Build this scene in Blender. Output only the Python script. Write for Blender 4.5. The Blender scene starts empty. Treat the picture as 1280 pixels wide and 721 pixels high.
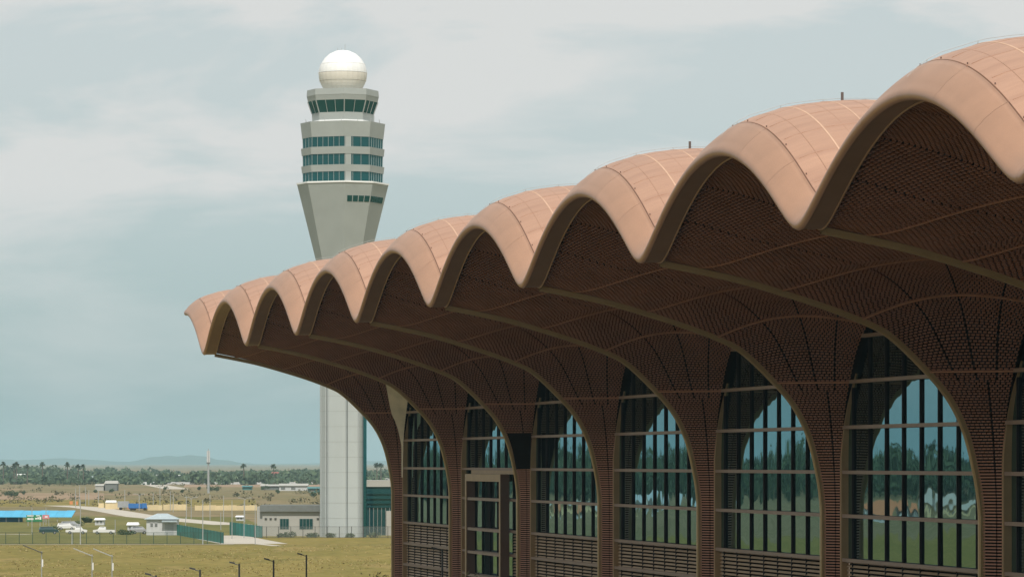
import bpy, math, random
import numpy as np
from mathutils import Vector
random.seed(7); rng = np.random.default_rng(7)
R = math.radians
scene = bpy.context.scene
col = scene.collection

# ------------------------------------------------------------------ camera
F = 5000.0                      # focal length in photo pixels (1280 wide)
HZ = 576.77                     # horizon row in the photo
CAMZ = 17.0
cam = bpy.data.cameras.new('camera'); camo = bpy.data.objects.new('camera', cam); col.objects.link(camo)
camo.location = (0, 0, CAMZ); camo.rotation_euler = (R(90), 0, 0)
cam.sensor_width = 36; cam.lens = 36 * F / 1280; cam.shift_y = (HZ - 360.5) / 1280
cam.clip_start = 1; cam.clip_end = 60000
scene.camera = camo
scene.render.resolution_x = 1024; scene.render.resolution_y = 576
scene.view_settings.view_transform = 'Standard'; scene.view_settings.look = 'None'
scene.view_settings.exposure = 0.0; scene.view_settings.gamma = 1

# ------------------------------------------------------------------ sky and sun
SUN_EL, SUN_AZ = 52, 177         # azimuth clockwise from +Y (view direction)
w = bpy.data.worlds.new('World'); scene.world = w; w.use_nodes = True
nt = w.node_tree; nt.nodes.clear()
def N(t, **k):
    n = nt.nodes.new(t)
    for a, b in k.items(): setattr(n, a, b)
    return n
L = lambda a, b: nt.links.new(a, b)
sky = N('ShaderNodeTexSky', sky_type='NISHITA', sun_disc=False, sun_elevation=R(SUN_EL), sun_rotation=R(SUN_AZ), altitude=0, air_density=1.0, dust_density=2.0, ozone_density=1.5)
tc = N('ShaderNodeTexCoord')
mp = N('ShaderNodeMapping'); mp.inputs['Scale'].default_value = (8, 8, 30); mp.inputs['Location'].default_value = (3.7, 1.2, 0.35)
L(tc.outputs['Generated'], mp.inputs['Vector'])
nz = N('ShaderNodeTexNoise'); nz.inputs['Scale'].default_value = 1.0; nz.inputs['Detail'].default_value = 7; nz.inputs['Roughness'].default_value = .56; nz.inputs['Distortion'].default_value = .35
L(mp.outputs['Vector'], nz.inputs['Vector'])
rp = N('ShaderNodeValToRGB'); rp.color_ramp.elements[0].position = .45; rp.color_ramp.elements[1].position = .60
L(nz.outputs['Fac'], rp.inputs['Fac'])
sx = N('ShaderNodeSeparateXYZ'); L(tc.outputs['Generated'], sx.inputs[0])
mr = N('ShaderNodeMapRange', interpolation_type='SMOOTHSTEP'); mr.inputs['From Min'].default_value = .0; mr.inputs['From Max'].default_value = .10; mr.inputs['To Min'].default_value = .10; mr.inputs['To Max'].default_value = 1.0
L(sx.outputs['Z'], mr.inputs['Value'])
cov = N('ShaderNodeMath', operation='MULTIPLY_ADD'); cov.inputs[1].default_value = .55; L(rp.outputs['Color'], cov.inputs[0])
cv2 = N('ShaderNodeMath', operation='MULTIPLY'); cv2.inputs[1].default_value = .42; L(mr.outputs[0], cv2.inputs[0]); L(cv2.outputs[0], cov.inputs[2])
cm = N('ShaderNodeMath', operation='MULTIPLY', use_clamp=True); L(cov.outputs[0], cm.inputs[0])
ms = N('ShaderNodeMath', operation='ADD'); ms.inputs[1].default_value = .35; L(mr.outputs[0], ms.inputs[0]); L(ms.outputs[0], cm.inputs[1])
# thin haze tints the clear sky, then clouds over it
tint = N('ShaderNodeMix', data_type='RGBA'); tint.inputs['Factor'].default_value = .72
L(sky.outputs['Color'], tint.inputs['A']); tint.inputs['B'].default_value = (4.25, 5.8, 6.0, 1)
cl = N('ShaderNodeMix', data_type='RGBA'); L(cm.outputs[0], cl.inputs['Factor']); L(tint.outputs['Result'], cl.inputs['A']); cl.inputs['B'].default_value = (7.1, 7.2, 7.1, 1)
bg = N('ShaderNodeBackground'); bg.inputs['Strength'].default_value = .1
L(cl.outputs['Result'], bg.inputs['Color'])
wo = N('ShaderNodeOutputWorld'); L(bg.outputs[0], wo.inputs['Surface'])

sun = bpy.data.lights.new('sun', 'SUN'); suno = bpy.data.objects.new('sun', sun); col.objects.link(suno)
sun.energy = 3.2; sun.angle = R(2.5); sun.color = (1, .95, .87)
sd = Vector((math.sin(R(SUN_AZ)) * math.cos(R(SUN_EL)), math.cos(R(SUN_AZ)) * math.cos(R(SUN_EL)), math.sin(R(SUN_EL))))
suno.rotation_euler = sd.to_track_quat('Z', 'Y').to_euler()
suno.location = (0, -50, 200)

# ------------------------------------------------------------------ helpers
def G(x, y, h=0.0):
    """photo pixel of a point h metres above the flat ground -> world position"""
    Z = (CAMZ - h) * F / (y - HZ)
    return Vector(((x - 640) / F * Z, Z, 0))
def at(x, Z): return Vector(((x - 640) / F * Z, Z, 0))

class MB:
    def __init__(s): s.v = []; s.f = []
    def add(s, vs, fs):
        b = len(s.v); s.v += [tuple(p) for p in vs]; s.f += [tuple(b + i for i in f) for f in fs]; return s
    def box(s, x0, x1, y0, y1, z0, z1):
        return s.add([(x0,y0,z0),(x1,y0,z0),(x1,y1,z0),(x0,y1,z0),(x0,y0,z1),(x1,y0,z1),(x1,y1,z1),(x0,y1,z1)],
                     [(3,2,1,0),(4,5,6,7),(0,1,5,4),(1,2,6,5),(2,3,7,6),(3,0,4,7)])
    def tube(s, pts, rad, n=8):
        pts = [Vector(p) for p in pts]; rad = rad if isinstance(rad, (list, tuple)) else [rad] * len(pts)
        rings = []
        for k, p in enumerate(pts):
            d = (pts[min(k+1, len(pts)-1)] - pts[max(k-1, 0)]).normalized()
            a = d.cross(Vector((0, 0, 1)) if abs(d.z) < .9 else Vector((1, 0, 0))).normalized(); b = d.cross(a)
            rings.append([p + (a * math.cos(t) + b * math.sin(t)) * rad[k] for t in [2*math.pi*j/n for j in range(n)]])
        vs = [q for r in rings for q in r]
        fs = [(k*n+j, k*n+(j+1) % n, (k+1)*n+(j+1) % n, (k+1)*n+j) for k in range(len(pts)-1) for j in range(n)]
        fs += [tuple(range(n))[::-1], tuple((len(pts)-1)*n + j for j in range(n))]
        return s.add(vs, fs)
    def prism(s, poly, z0, z1, poly2=None):
        n = len(poly); poly2 = poly2 or poly
        return s.add([(x, y, z0) for x, y in poly] + [(x, y, z1) for x, y in poly2],
                     [tuple(range(n))[::-1], tuple(range(n, 2*n))] + [(j, (j+1) % n, n+(j+1) % n, n+j) for j in range(n)])
    def grid(s, P):      # P[i][j]
        m, n = len(P), len(P[0])
        return s.add([q for r in P for q in r], [(i*n+j, i*n+j+1, (i+1)*n+j+1, (i+1)*n+j) for i in range(m-1) for j in range(n-1)])
    def mesh(s, name, mat, smooth=False):
        me = bpy.data.meshes.new(name); me.from_pydata(s.v, [], s.f); me.materials.append(mat)
        if smooth: me.polygons.foreach_set('use_smooth', [True]*len(me.polygons))
        me.update(); return me
    def build(s, name, mat, parent=None, loc=(0,0,0), smooth=False, rz=0):
        return put(name, s.mesh(name, mat, smooth), parent, loc, rz)
def put(name, me, parent=None, loc=(0,0,0), rz=0):
    o = bpy.data.objects.new(name, me); col.objects.link(o); o.parent = parent; o.location = loc; o.rotation_euler = (0,0,rz); return o
def tag(o, label=None, cat=None, group=None, kind=None):
    if label: o['label'] = label
    if cat: o['category'] = cat
    if group: o['group'] = group
    if kind: o['kind'] = kind
    return o
def empty(name, loc, label, cat, group=None, rz=0):
    o = bpy.data.objects.new(name, None); col.objects.link(o); o.location = loc; o.rotation_euler = (0,0,rz); o.empty_display_size = .3
    return tag(o, label, cat, group)
def copy_tree(o, parent=None):
    c = o.copy(); col.objects.link(c); c.parent = parent
    for ch in o.children: copy_tree(ch, c)
    return c
def smoothcurve(pts, n):
    """Catmull-Rom through pts, resampled to n points of even arc length"""
    P = np.array(pts, float); Q = np.vstack([2*P[0]-P[1], P, 2*P[-1]-P[-2]]); out = []
    for i in range(1, len(Q)-2):
        for t in np.linspace(0, 1, 24, endpoint=False):
            a, b, c, d = Q[i-1], Q[i], Q[i+1], Q[i+2]
            out.append(.5*((2*b)+(c-a)*t+(2*a-5*b+4*c-d)*t*t+(3*b-a-3*c+d)*t**3))
    out.append(P[-1]); out = np.array(out)
    s = np.concatenate([[0], np.cumsum(np.linalg.norm(np.diff(out, axis=0), axis=1))])
    q = np.linspace(0, s[-1], n) if np.isscalar(n) else np.asarray(n)
    return np.stack([np.interp(q, s, out[:, k]) for k in range(out.shape[1])], 1), s[-1]

# ------------------------------------------------------------------ materials
def mat(name, c, rough=.6, metal=0.0, var=.12, scale=1.0, bump=0.0, spec=.5, c2=None, coat=0, stretch=(1,1,1), wear=0, rnd=0):
    m = bpy.data.materials.new(name); m.use_nodes = True; t = m.node_tree; b = t.nodes['Principled BSDF']
    b.inputs['Roughness'].default_value = rough; b.inputs['Metallic'].default_value = metal; b.inputs['Specular IOR Level'].default_value = spec; b.inputs['Coat Weight'].default_value = coat
    tc = t.nodes.new('ShaderNodeTexCoord'); mp = t.nodes.new('ShaderNodeMapping'); mp.inputs['Scale'].default_value = stretch
    n = t.nodes.new('ShaderNodeTexNoise'); n.inputs['Scale'].default_value = scale; n.inputs['Detail'].default_value = 6; n.inputs['Roughness'].default_value = .62
    t.links.new(tc.outputs['Object'], mp.inputs[0]); t.links.new(mp.outputs[0], n.inputs['Vector'])
    r = t.nodes.new('ShaderNodeValToRGB'); r.color_ramp.elements[0].position = .3; r.color_ramp.elements[1].position = .72
    lo = tuple(x*(1-var) for x in c); hi = tuple(min(1, x*(1+var)) for x in (c2 or c))
    r.color_ramp.elements[0].color = (*lo, 1); r.color_ramp.elements[1].color = (*hi, 1)
    t.links.new(n.outputs['Fac'], r.inputs['Fac']); out = r.outputs['Color']
    if rnd:
        oi = t.nodes.new('ShaderNodeObjectInfo'); ma = t.nodes.new('ShaderNodeMapRange'); ma.inputs['To Min'].default_value = 1-rnd; ma.inputs['To Max'].default_value = 1+rnd
        t.links.new(oi.outputs['Random'], ma.inputs['Value'])
        hs = t.nodes.new('ShaderNodeHueSaturation'); t.links.new(ma.outputs[0], hs.inputs['Value']); t.links.new(out, hs.inputs['Color']); out = hs.outputs['Color']
    t.links.new(out, b.inputs['Base Color'])
    if bump:
        bp = t.nodes.new('ShaderNodeBump'); bp.inputs['Strength'].default_value = bump; bp.inputs['Distance'].default_value = .05
        t.links.new(n.outputs['Fac'], bp.inputs['Height']); t.links.new(bp.outputs[0], b.inputs['Normal'])
    return m
M = {}
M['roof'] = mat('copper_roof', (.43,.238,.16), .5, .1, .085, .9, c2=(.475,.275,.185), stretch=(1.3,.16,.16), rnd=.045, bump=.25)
M['fascia'] = mat('copper_fascia', (.425,.235,.148), .42, .15, .08, .5, rnd=.03)
M['reveal'] = mat('copper_reveal', (.40,.235,.15), .4, .3, .08, .5)
M['seam'] = mat('seam_highlight', (.60,.39,.27), .7)  # paler than the roof: highlight on the raised seams put into the colour
M['seam2'] = mat('fine_seam', (.41,.232,.155), .6)
M['gutter'] = mat('gutter_dark', (.13,.075,.055), .7)
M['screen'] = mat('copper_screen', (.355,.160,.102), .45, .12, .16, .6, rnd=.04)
M['screen_band'] = mat('copper_band', (.45,.215,.125), .45, .12, .1, .6)
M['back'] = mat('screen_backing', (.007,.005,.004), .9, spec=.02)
M['rib'] = mat('bronze_rib', (.38,.26,.125), .42, .2, .1, .7)
M['frame'] = mat('bronze_frame', (.36,.235,.12), .5, .1, .12, .8)
M['transom'] = mat('transom_brown', (.25,.165,.12), .5, .1, .1, .8)
M['fin'] = mat('fin_dark', (.016,.014,.017), .6, spec=.15)
M['louvre'] = mat('louvre_tan', (.38,.265,.165), .55, 0, .12, 1)
M['wall'] = mat('plain_wall', (.3,.24,.2), .8)
M['conc'] = mat('tower_concrete', (.455,.49,.485), .85, 0, .07, .12, stretch=(1,1,.25), bump=.1)
M['conc2'] = mat('tower_cladding', (.36,.385,.37), .7, 0, .06, .2)
M['white'] = mat('white_paint', (.86,.86,.85), .5, 0, .04, 1)
M['offwhite'] = mat('dome_shade_cream', (.72,.68,.60), .5, 0, .04, 1)
M['dark'] = mat('dark_steel', (.05,.048,.045), .5)
M['bronzepost'] = mat('post_bronze', (.12,.09,.08), .6); M['grey'] = mat('galvanised_grey', (.42,.43,.42), .5, .3)
def glass(name, tintc, base, fac_lo, bump=0.0, bscale=.3):
    m = bpy.data.materials.new(name); m.use_nodes = True; t = m.node_tree; t.nodes.clear()
    o = t.nodes.new('ShaderNodeOutputMaterial'); mx = t.nodes.new('ShaderNodeMixShader'); d = t.nodes.new('ShaderNodeBsdfDiffuse'); g = t.nodes.new('ShaderNodeBsdfGlossy')
    d.inputs['Color'].default_value = (*base, 1); g.inputs['Color'].default_value = (*tintc, 1); g.inputs['Roughness'].default_value = .015
    fr = t.nodes.new('ShaderNodeFresnel'); fr.inputs['IOR'].default_value = 1.6
    mr = t.nodes.new('ShaderNodeMapRange'); mr.inputs['To Min'].default_value = fac_lo; mr.inputs['To Max'].default_value = 1
    t.links.new(fr.outputs[0], mr.inputs['Value']); t.links.new(mr.outputs[0], mx.inputs[0]); t.links.new(d.outputs[0], mx.inputs[1]); t.links.new(g.outputs[0], mx.inputs[2]); t.links.new(mx.outputs[0], o.inputs[0])
    if bump:
        tc = t.nodes.new('ShaderNodeNewGeometry'); n = t.nodes.new('ShaderNodeTexNoise'); n.inputs['Scale'].default_value = bscale; n.inputs['Detail'].default_value = 1
        t.links.new(tc.outputs['Position'], n.inputs['Vector']); bp = t.nodes.new('ShaderNodeBump'); bp.inputs['Strength'].default_value = 1; bp.inputs['Distance'].default_value = bump
        t.links.new(n.outputs['Fac'], bp.inputs['Height']); t.links.new(bp.outputs[0], g.inputs['Normal'])
    return m
M['pane'] = glass('teal_glass', (.42,.70,.77), (.003,.009,.013), .40, .014, .40)
M['tglass'] = glass('tower_glass', (.18,.42,.42), (.004,.055,.058), .12)
def asphalt(n, c, s=.05): return mat(n, c, .9, 0, .12, s)

# ------------------------------------------------------------------ ground
def ground_mat(name, stops, sc, sc2, stretch=(1,1,1), speck=.25):
    m = bpy.data.materials.new(name); m.use_nodes = True; t = m.node_tree; b = t.nodes['Principled BSDF']; b.inputs['Roughness'].default_value = 1; b.inputs['Specular IOR Level'].default_value = .05
    tc = t.nodes.new('ShaderNodeTexCoord'); mp = t.nodes.new('ShaderNodeMapping'); mp.inputs['Scale'].default_value = stretch; t.links.new(tc.outputs['Object'], mp.inputs[0])
    n = t.nodes.new('ShaderNodeTexNoise'); n.inputs['Scale'].default_value = sc; n.inputs['Detail'].default_value = 9; n.inputs['Roughness'].default_value = .65; t.links.new(mp.outputs[0], n.inputs['Vector'])
    r = t.nodes.new('ShaderNodeValToRGB'); e = r.color_ramp.elements
    while len(e) < len(stops): e.new(.5)
    for k, (p, c) in enumerate(stops): e[k].position = p; e[k].color = (*c, 1)
    t.links.new(n.outputs['Fac'], r.inputs['Fac'])
    n2 = t.nodes.new('ShaderNodeTexNoise'); n2.inputs['Scale'].default_value = sc2; n2.inputs['Detail'].default_value = 4; t.links.new(tc.outputs['Object'], n2.inputs['Vector'])
    mr = t.nodes.new('ShaderNodeMapRange'); mr.inputs['From Min'].default_value = .25; mr.inputs['From Max'].default_value = .75; mr.inputs['To Min'].default_value = 1-speck; mr.inputs['To Max'].default_value = 1+speck; t.links.new(n2.outputs['Fac'], mr.inputs['Value'])
    hs = t.nodes.new('ShaderNodeHueSaturation'); t.links.new(r.outputs[0], hs.inputs['Color']); t.links.new(mr.outputs[0], hs.inputs['Value']); t.links.new(hs.outputs[0], b.inputs['Base Color'])
    return m
def sheet(name, pts, z, m):
    o = MB().add([(p[0], p[1], z) for p in pts], [tuple(range(len(pts)))]).build(name, m); return tag(o, kind='structure')
def band(name, y0, y1, z, m, x0=-700, x1=1400):
    return sheet(name, [G(x0, y1), G(x1, y1), G(x1, y0), G(x0, y0)], z, m)
M['scrub'] = ground_mat('dry_scrub', [(.30,(.135,.13,.06)),(.43,(.24,.185,.105)),(.53,(.185,.155,.075)),(.64,(.30,.21,.135)),(.78,(.15,.14,.07))], .006, .12, (1,.45,1), .45)
M['field'] = ground_mat('dry_grass', [(.28,(.15,.135,.036)),(.43,(.25,.195,.062)),(.55,(.19,.16,.045)),(.63,(.27,.205,.075)),(.78,(.34,.255,.11))], .035, .5, (1,.30,1), .38)
M['verge'] = ground_mat('green_grass', [(.3,(.115,.12,.036)),(.55,(.175,.16,.055)),(.8,(.25,.20,.09))], .03, .4, (1,.4,1), .3)
sheet('ground', [(-26000,-3000),(26000,-3000),(26000,30000),(-26000,30000)], 0, M['scrub'])
sheet('grass_field', [(-900,-200),(700,-200),(700,818),(-900,818)], .012, M['field'])
sheet('grass_verge', [(-230,822),(G(330,680).x,822),(G(325,655).x,1085),(G(300,646).x,1230),(-230,1290)], .012, M['verge'])
sheet('tower_lawn', [(G(292,676).x,820),(700,820),(700,1000),(G(318,668).x,930)], .02, M['field'])
FD = Vector((math.sin(R(11.5204)), -math.cos(R(11.5204)), 0)); FN = Vector((-math.cos(R(11.5204)), -math.sin(R(11.5204)), 0)); FP = Vector((-11.418, 385.03, 0))
sheet('bounce_cut_apron', [FP + FD*-8 + FN*-2, FP + FD*-8 + FN*34, FP + FD*420 + FN*60, FP + FD*420 + FN*-2], .03, mat('bounce_cut_asphalt', (.055,.054,.052), .9, 0, .15, .3))  # added out of view: dark ground to cut bounce onto the soffit
M['earth'] = ground_mat('bare_earth', [(.3,(.25,.18,.11)),(.6,(.36,.25,.17)),(.8,(.22,.19,.09))], .01, .1, (1,.4,1), .25)
band('earth_strip', 616, 624, .014, M['earth'], -60, 130); band('earth_strip', 605, 608.5, .014, M['earth'], 230, 420); band('dry_strip', 624.5, 633, .014, M['field'], -60, 320)
M['pave'] = mat('pale_concrete_paving', (.50,.45,.38), .9, 0, .1, .05)
def strip(name, pts, wd, z, m):
    P = [G(*p) for p in pts]; a = []; b = []
    for k, p in enumerate(P):
        d = (P[min(k+1, len(P)-1)] - P[max(k-1, 0)]).normalized(); n = Vector((-d.y, d.x, 0)) * wd
        a.append(p + n); b.append(p - n)
    mb = MB()
    for k in range(len(P)-1): mb.add([(q.x, q.y, z) for q in (a[k], a[k+1], b[k+1], b[k])], [(0,1,2,3)])
    return tag(mb.build(name, m), kind='structure')
strip('access_road', [(70,631.5),(105,633.5),(140,638.5),(180,645.5),(230,650),(292,655.5)], 5.5, .03, M['pave'])
strip('access_road', [(268,669),(290,674),(318,679.5)], 7, .034, M['pave'])
strip('access_road', [(165,602.5),(195,606),(222,611)], 8, .03, M['pave'])
strip('path', [(-20,667.2),(15,667.4),(38,667.8)], 1.6, .03, M['pave'])
strip('kerb_path', [(-30,680.3),(140,680),(292,680)], .9, .04, M['pave'])
strip('path', [(318,679),(347,682)], 1.0, .042, M['pave'])
hills = MB()
HM = mat('hill_forest', (.05,.075,.045), .9, 0, .2, .003)
for (hx, hw, top, Z) in [(q[0], q[1], q[2]+2.6, q[3]*1.55) for q in ((225, 90, 565.5, 15500), (262, 60, 571, 15300), (70, 170, 570.5, 16500), (-60, 150, 568, 16500), (-420,260,563,17000), (520,180,572.5,17000), (900,220,570,17000))]:
    n = 48; h = CAMZ + (HZ-top)/F*Z; W = hw/F*Z; X = (hx-640)/F*Z; P = []
    for j in range(9):
        row = []
        for i in range(n+1):
            s = -1.4 + 2.8*i/n; prof = math.exp(-2.2*s*s) * (1 + .10*math.sin(9*s+hx) + .05*math.sin(23*s+hx)) - math.exp(-2.2*1.96)
            q = (j-4)/4; row.append((X + s*W, Z + q*500, max(-.5, h*prof*(1-q*q)) - .5))
        P.append(row)
    hills.grid(P)
tag(hills.build('hills', HM, smooth=True), kind='structure')

# ------------------------------------------------------------------ terminal building
S = 30.0; TH = R(11.5204); P0 = (-11.418, 385.03)
ter = empty('terminal_building', (P0[0], P0[1], 0), 'long terminal with scalloped copper coloured vault roof over tall arched glazing', 'terminal', rz=TH - math.pi/2)
# local frame: x along the facade (towards the camera), y inward, z up.   o = outward = -y
NB = 11                                    # columns 0..10
zc = lambda z: z + CAMZ
rib_pts = [(0,-17),(0,-9),(0,-4),(.03,-2.4),(.30,-.6),(.88,1.6),(1.85,3.45),(3.3,5.05),(4.9,6.5),(6.1,7.17),(8.7,8.12),(12.4,9.2),(14.6,9.7),(17.24,10.2),(20,10.7),(23.5,11.2)]
win_pts = [(1.35,-17),(1.35,-9),(1.35,-3),(1.38,.8),(1.77,2.85),(2.85,4.7),(4.6,6.75),(7.0,8.15),(9.6,8.95),(12.4,9.42),(15,9.6)]
NR = 240
ribc, ribL = smoothcurve(rib_pts, NR)       # (o, z)
winc, winL = smoothcurve(win_pts, 600)      # (a, z)
D0 = .8
crown_pts = [(-D0,9.6),(4,11.5),(9,13.2),(13,14.2),(17.24,14.8)]
crc, crL = smoothcurve(crown_pts, 300)
# E curve: window edge then crown line, as (a, o, z)
E = np.vstack([np.stack([winc[:,0], np.full(len(winc), -D0), winc[:,1]], 1), np.stack([np.full(len(crc), 15.0), crc[:,0], crc[:,1]], 1)[1:]])
Es = np.concatenate([[0], np.cumsum(np.linalg.norm(np.diff(E, axis=0), axis=1))])
ribS = np.linspace(0, ribL, NR)
zb = 4.7
rb0 = np.interp(zb, ribc[:,1], ribS); eb0 = np.interp(zb, winc[:,1], np.linspace(0, winL, 600))
rtip = float(np.interp(17.24, ribc[:,0] + np.arange(NR)*1e-7, ribS)); rl = rtip - rb0
kq = .030
qmax = (-1 + math.sqrt(1 + 4*kq*(Es[-1]-eb0)))/(2*kq); RMAX = min(ribL, rb0 + qmax)
OUT = 17.24
def gshape(a):
    t = min(1, abs(a)/15.0); e = .11
    t = math.sqrt(t*t + e*e) - e; t /= (math.sqrt(1+e*e)-e)
    return 1-(1-t)**1.95
def bot(a): return 10.14 + (14.45-10.14)*gshape(a)
def evalE(rs, rz_):
    if rs <= rb0:
        a = np.interp(rz_, winc[:,1], winc[:,0]); return np.array([a, -D0, rz_])
    q = rs - rb0; q = eb0 + q + kq*q*q
    return np.array([np.interp(q, Es, E[:,k]) for k in range(3)])
def row(rs, T):
    o, z = np.interp(rs, ribS, ribc[:,0]), np.interp(rs, ribS, ribc[:,1])
    e = evalE(rs, z); q = np.clip((rs-rb0)/rl, 0, 1)
    p = 1 + 1.0*q; g = 1-(1-T)**p
    B = 1.25*np.sin(np.pi*min(q, 1))**1.2
    return np.stack([e[0]*T, o + (e[1]-o)*T, z + (e[2]-z)*g + B*np.sin(np.pi*T)*(1-.3*T)], 1)
ribS2 = np.linspace(0, RMAX, NR)
NTT = 41; TT = np.linspace(0, 1, NTT)
SURF = np.array([row(r, TT) for r in ribS2])           # [NR, NTT, (a,o,z)]
# bend the sheet so that its outer edge follows the scalloped fascia
aa, zz = [0.0], [10.2]
for j in range(1, NTT):
    oo = SURF[:, j, 1]; k = np.argmax(oo >= OUT)
    if oo.max() < OUT or k == 0: continue
    fr = (OUT-oo[k-1])/(oo[k]-oo[k-1]); p = SURF[k-1, j]*(1-fr) + SURF[k, j]*fr; aa.append(p[0]); zz.append(p[2])
aa.append(15.0); zz.append(14.8); order = np.argsort(aa); aa = np.array(aa)[order]; zz = np.array(zz)[order]
for k in range(NR):
    for j in range(NTT):
        a, o, z = SURF[k, j]; t = min(1, max(0, (o-5)/(OUT-5))); t = t*t*(3-2*t)
        SURF[k, j, 2] += t*(bot(a) + .30 - np.interp(a, aa, zz))
dv = np.gradient(SURF, axis=0); dt = np.gradient(SURF, axis=1)
NRM = np.cross(dv, dt); NRM /= np.linalg.norm(NRM, axis=2, keepdims=True) + 1e-9
sgn = np.sign((NRM * np.array([.3, 1, -1])).sum(2, keepdims=True)); NRM *= sgn
def surf(ri, t):
    ri = min(max(ri, 0), NR-1); k = min(int(ri), NR-2); fr = ri-k; j = min(int(t*(NTT-1)), NTT-2); ft = t*(NTT-1)-j
    def bl(A): return (A[k,j]*(1-fr)*(1-ft) + A[k+1,j]*fr*(1-ft) + A[k,j+1]*(1-fr)*ft + A[k+1,j+1]*fr*ft)
    return bl(SURF), bl(NRM)
def loc(p, sgn_=1): return (sgn_*p[0], -p[1], p[2]+CAMZ)
PITCH = .168
RPM = (NR-1)/RMAX                                       # surface rows per metre of rib
nrow = int(RMAX/PITCH)
band_rs = [rb0 + 4.55*k for k in range(0, 4)]
scr = MB(); bnds = []
def slab(mb, r0, r1, t0, t1, h, sides=(1, -1)):
    c = [surf(rr, tt) for (rr, tt) in ((r0, t0), (r0, t1), (r1, t1), (r1, t0))]
    if max(p[1] for p, n in c) > OUT-.02: return
    for sg in sides:
        vs = [loc(p, sg) for p, n in c] + [loc(p + n*h, sg) for p, n in c]
        fs = [(4,5,6,7),(0,1,5,4),(1,2,6,5),(2,3,7,6),(3,0,4,7)]
        if sg < 0: fs = [f[::-1] for f in fs]
        mb.add(vs, fs)
SEAMS = (.30, .55, .80)
k0 = int(5.0/PITCH)                                     # nothing below 5 m shows
for r in range(k0, nrow):
    rs = (r+.5)*PITCH; ri = rs*RPM
    if any(abs(rs-b) < PITCH*.5 for b in band_rs): continue
    P_ = SURF[min(int(ri), NR-1)]; ln = np.linalg.norm(np.diff(P_, axis=0), axis=1).sum()
    if rs < rb0 - 6.0:                                  # column shaft: long slats either side of one joint
        for (t0, t1) in ((.05, .66), (.71, 1.0)): slab(scr, ri-.235*PITCH*RPM, ri+.235*PITCH*RPM, t0, t1, .10)
        continue
    gap = .05/max(ln, 1.)
    edges = (0.0,) + (SEAMS if ln > 4 else (.68,)) + (1.0,)
    duty = .68 + .24*min(1, max(0, (rb0-1-rs)/5))
    for e in range(len(edges)-1):
        ta, tb = edges[e] + (gap if e else 0), edges[e+1] - (gap if e < len(edges)-2 else 0)
        K = max(2, round((tb-ta)*ln/.27)); st = (tb-ta)/K
        pa, pb = surf(ri-.5*PITCH*RPM, (ta+tb)/2)[0], surf(ri+.5*PITCH*RPM, (ta+tb)/2)[0]
        ns = 2 if np.linalg.norm(pa-pb) > 1.55*PITCH else 1
        for q in range(ns):
            rc = ri + ((q+.5)/ns-.5)*PITCH*RPM; hf = .225*PITCH*RPM/ns; off = ((r*ns+q) % 2)*.5
            for j in range(-1, K+1):
                t0, t1 = ta + (j+off+.5-duty/2)*st, ta + (j+off+.5+duty/2)*st
                t0, t1 = max(t0, ta), min(t1, tb)
                if t1-t0 > .12*st: slab(scr, rc-hf, rc+hf, t0, t1, .09)
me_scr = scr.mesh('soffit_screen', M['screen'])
for b_ in band_rs:
    for sg in (1, -1):
        mb = MB(); P = []
        for t in np.linspace(0, 1, 36):
            p, n = surf(b_*RPM, t); pa = surf((b_+.1)*RPM, t)[0]; e = np.linalg.norm(pa-p)/.1; hw = .045/max(e, .3)
            (p0, n0), (p1, n1) = surf((b_-hw)*RPM, t), surf((b_+hw)*RPM, t)
            if max(p0[1], p1[1]) > OUT-.03: continue
            P.append([loc(p0, sg), loc(p0+n0*.13, sg), loc(p1+n1*.13, sg), loc(p1, sg)])
        if len(P) > 2: bnds.append(mb.grid(P if sg > 0 else [q[::-1] for q in P]).mesh('soffit_band', M['screen_band']))
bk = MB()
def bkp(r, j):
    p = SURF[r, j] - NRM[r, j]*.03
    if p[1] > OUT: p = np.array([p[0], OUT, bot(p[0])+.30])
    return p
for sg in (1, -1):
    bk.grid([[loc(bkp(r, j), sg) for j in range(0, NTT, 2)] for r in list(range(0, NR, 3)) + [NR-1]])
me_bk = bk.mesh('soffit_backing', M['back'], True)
# rib trim along the groin
rb = MB(); RP = []
rend = int(np.argmax(ribc[:,0] > 17.22))
for r in list(range(0, rend, 2)) + [rend]:
    d = ribc[min(r+1, NR-1)] - ribc[max(r-1, 0)]; d /= np.linalg.norm(d); n = np.array([d[1], -d[0]])   # outward/down
    o, z = ribc[r]; pts = []
    for (a, h) in ((-.17,-.1),(-.17,.14),(-.10,.21),(.10,.21),(.17,.14),(.17,-.1)):
        q = np.array([o, z]) + n*h; pts.append((a, -q[0], q[1]+CAMZ))
    RP.append(pts)
rb.grid(RP); me_rib = rb.mesh('rib', M['rib'], False)
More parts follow.
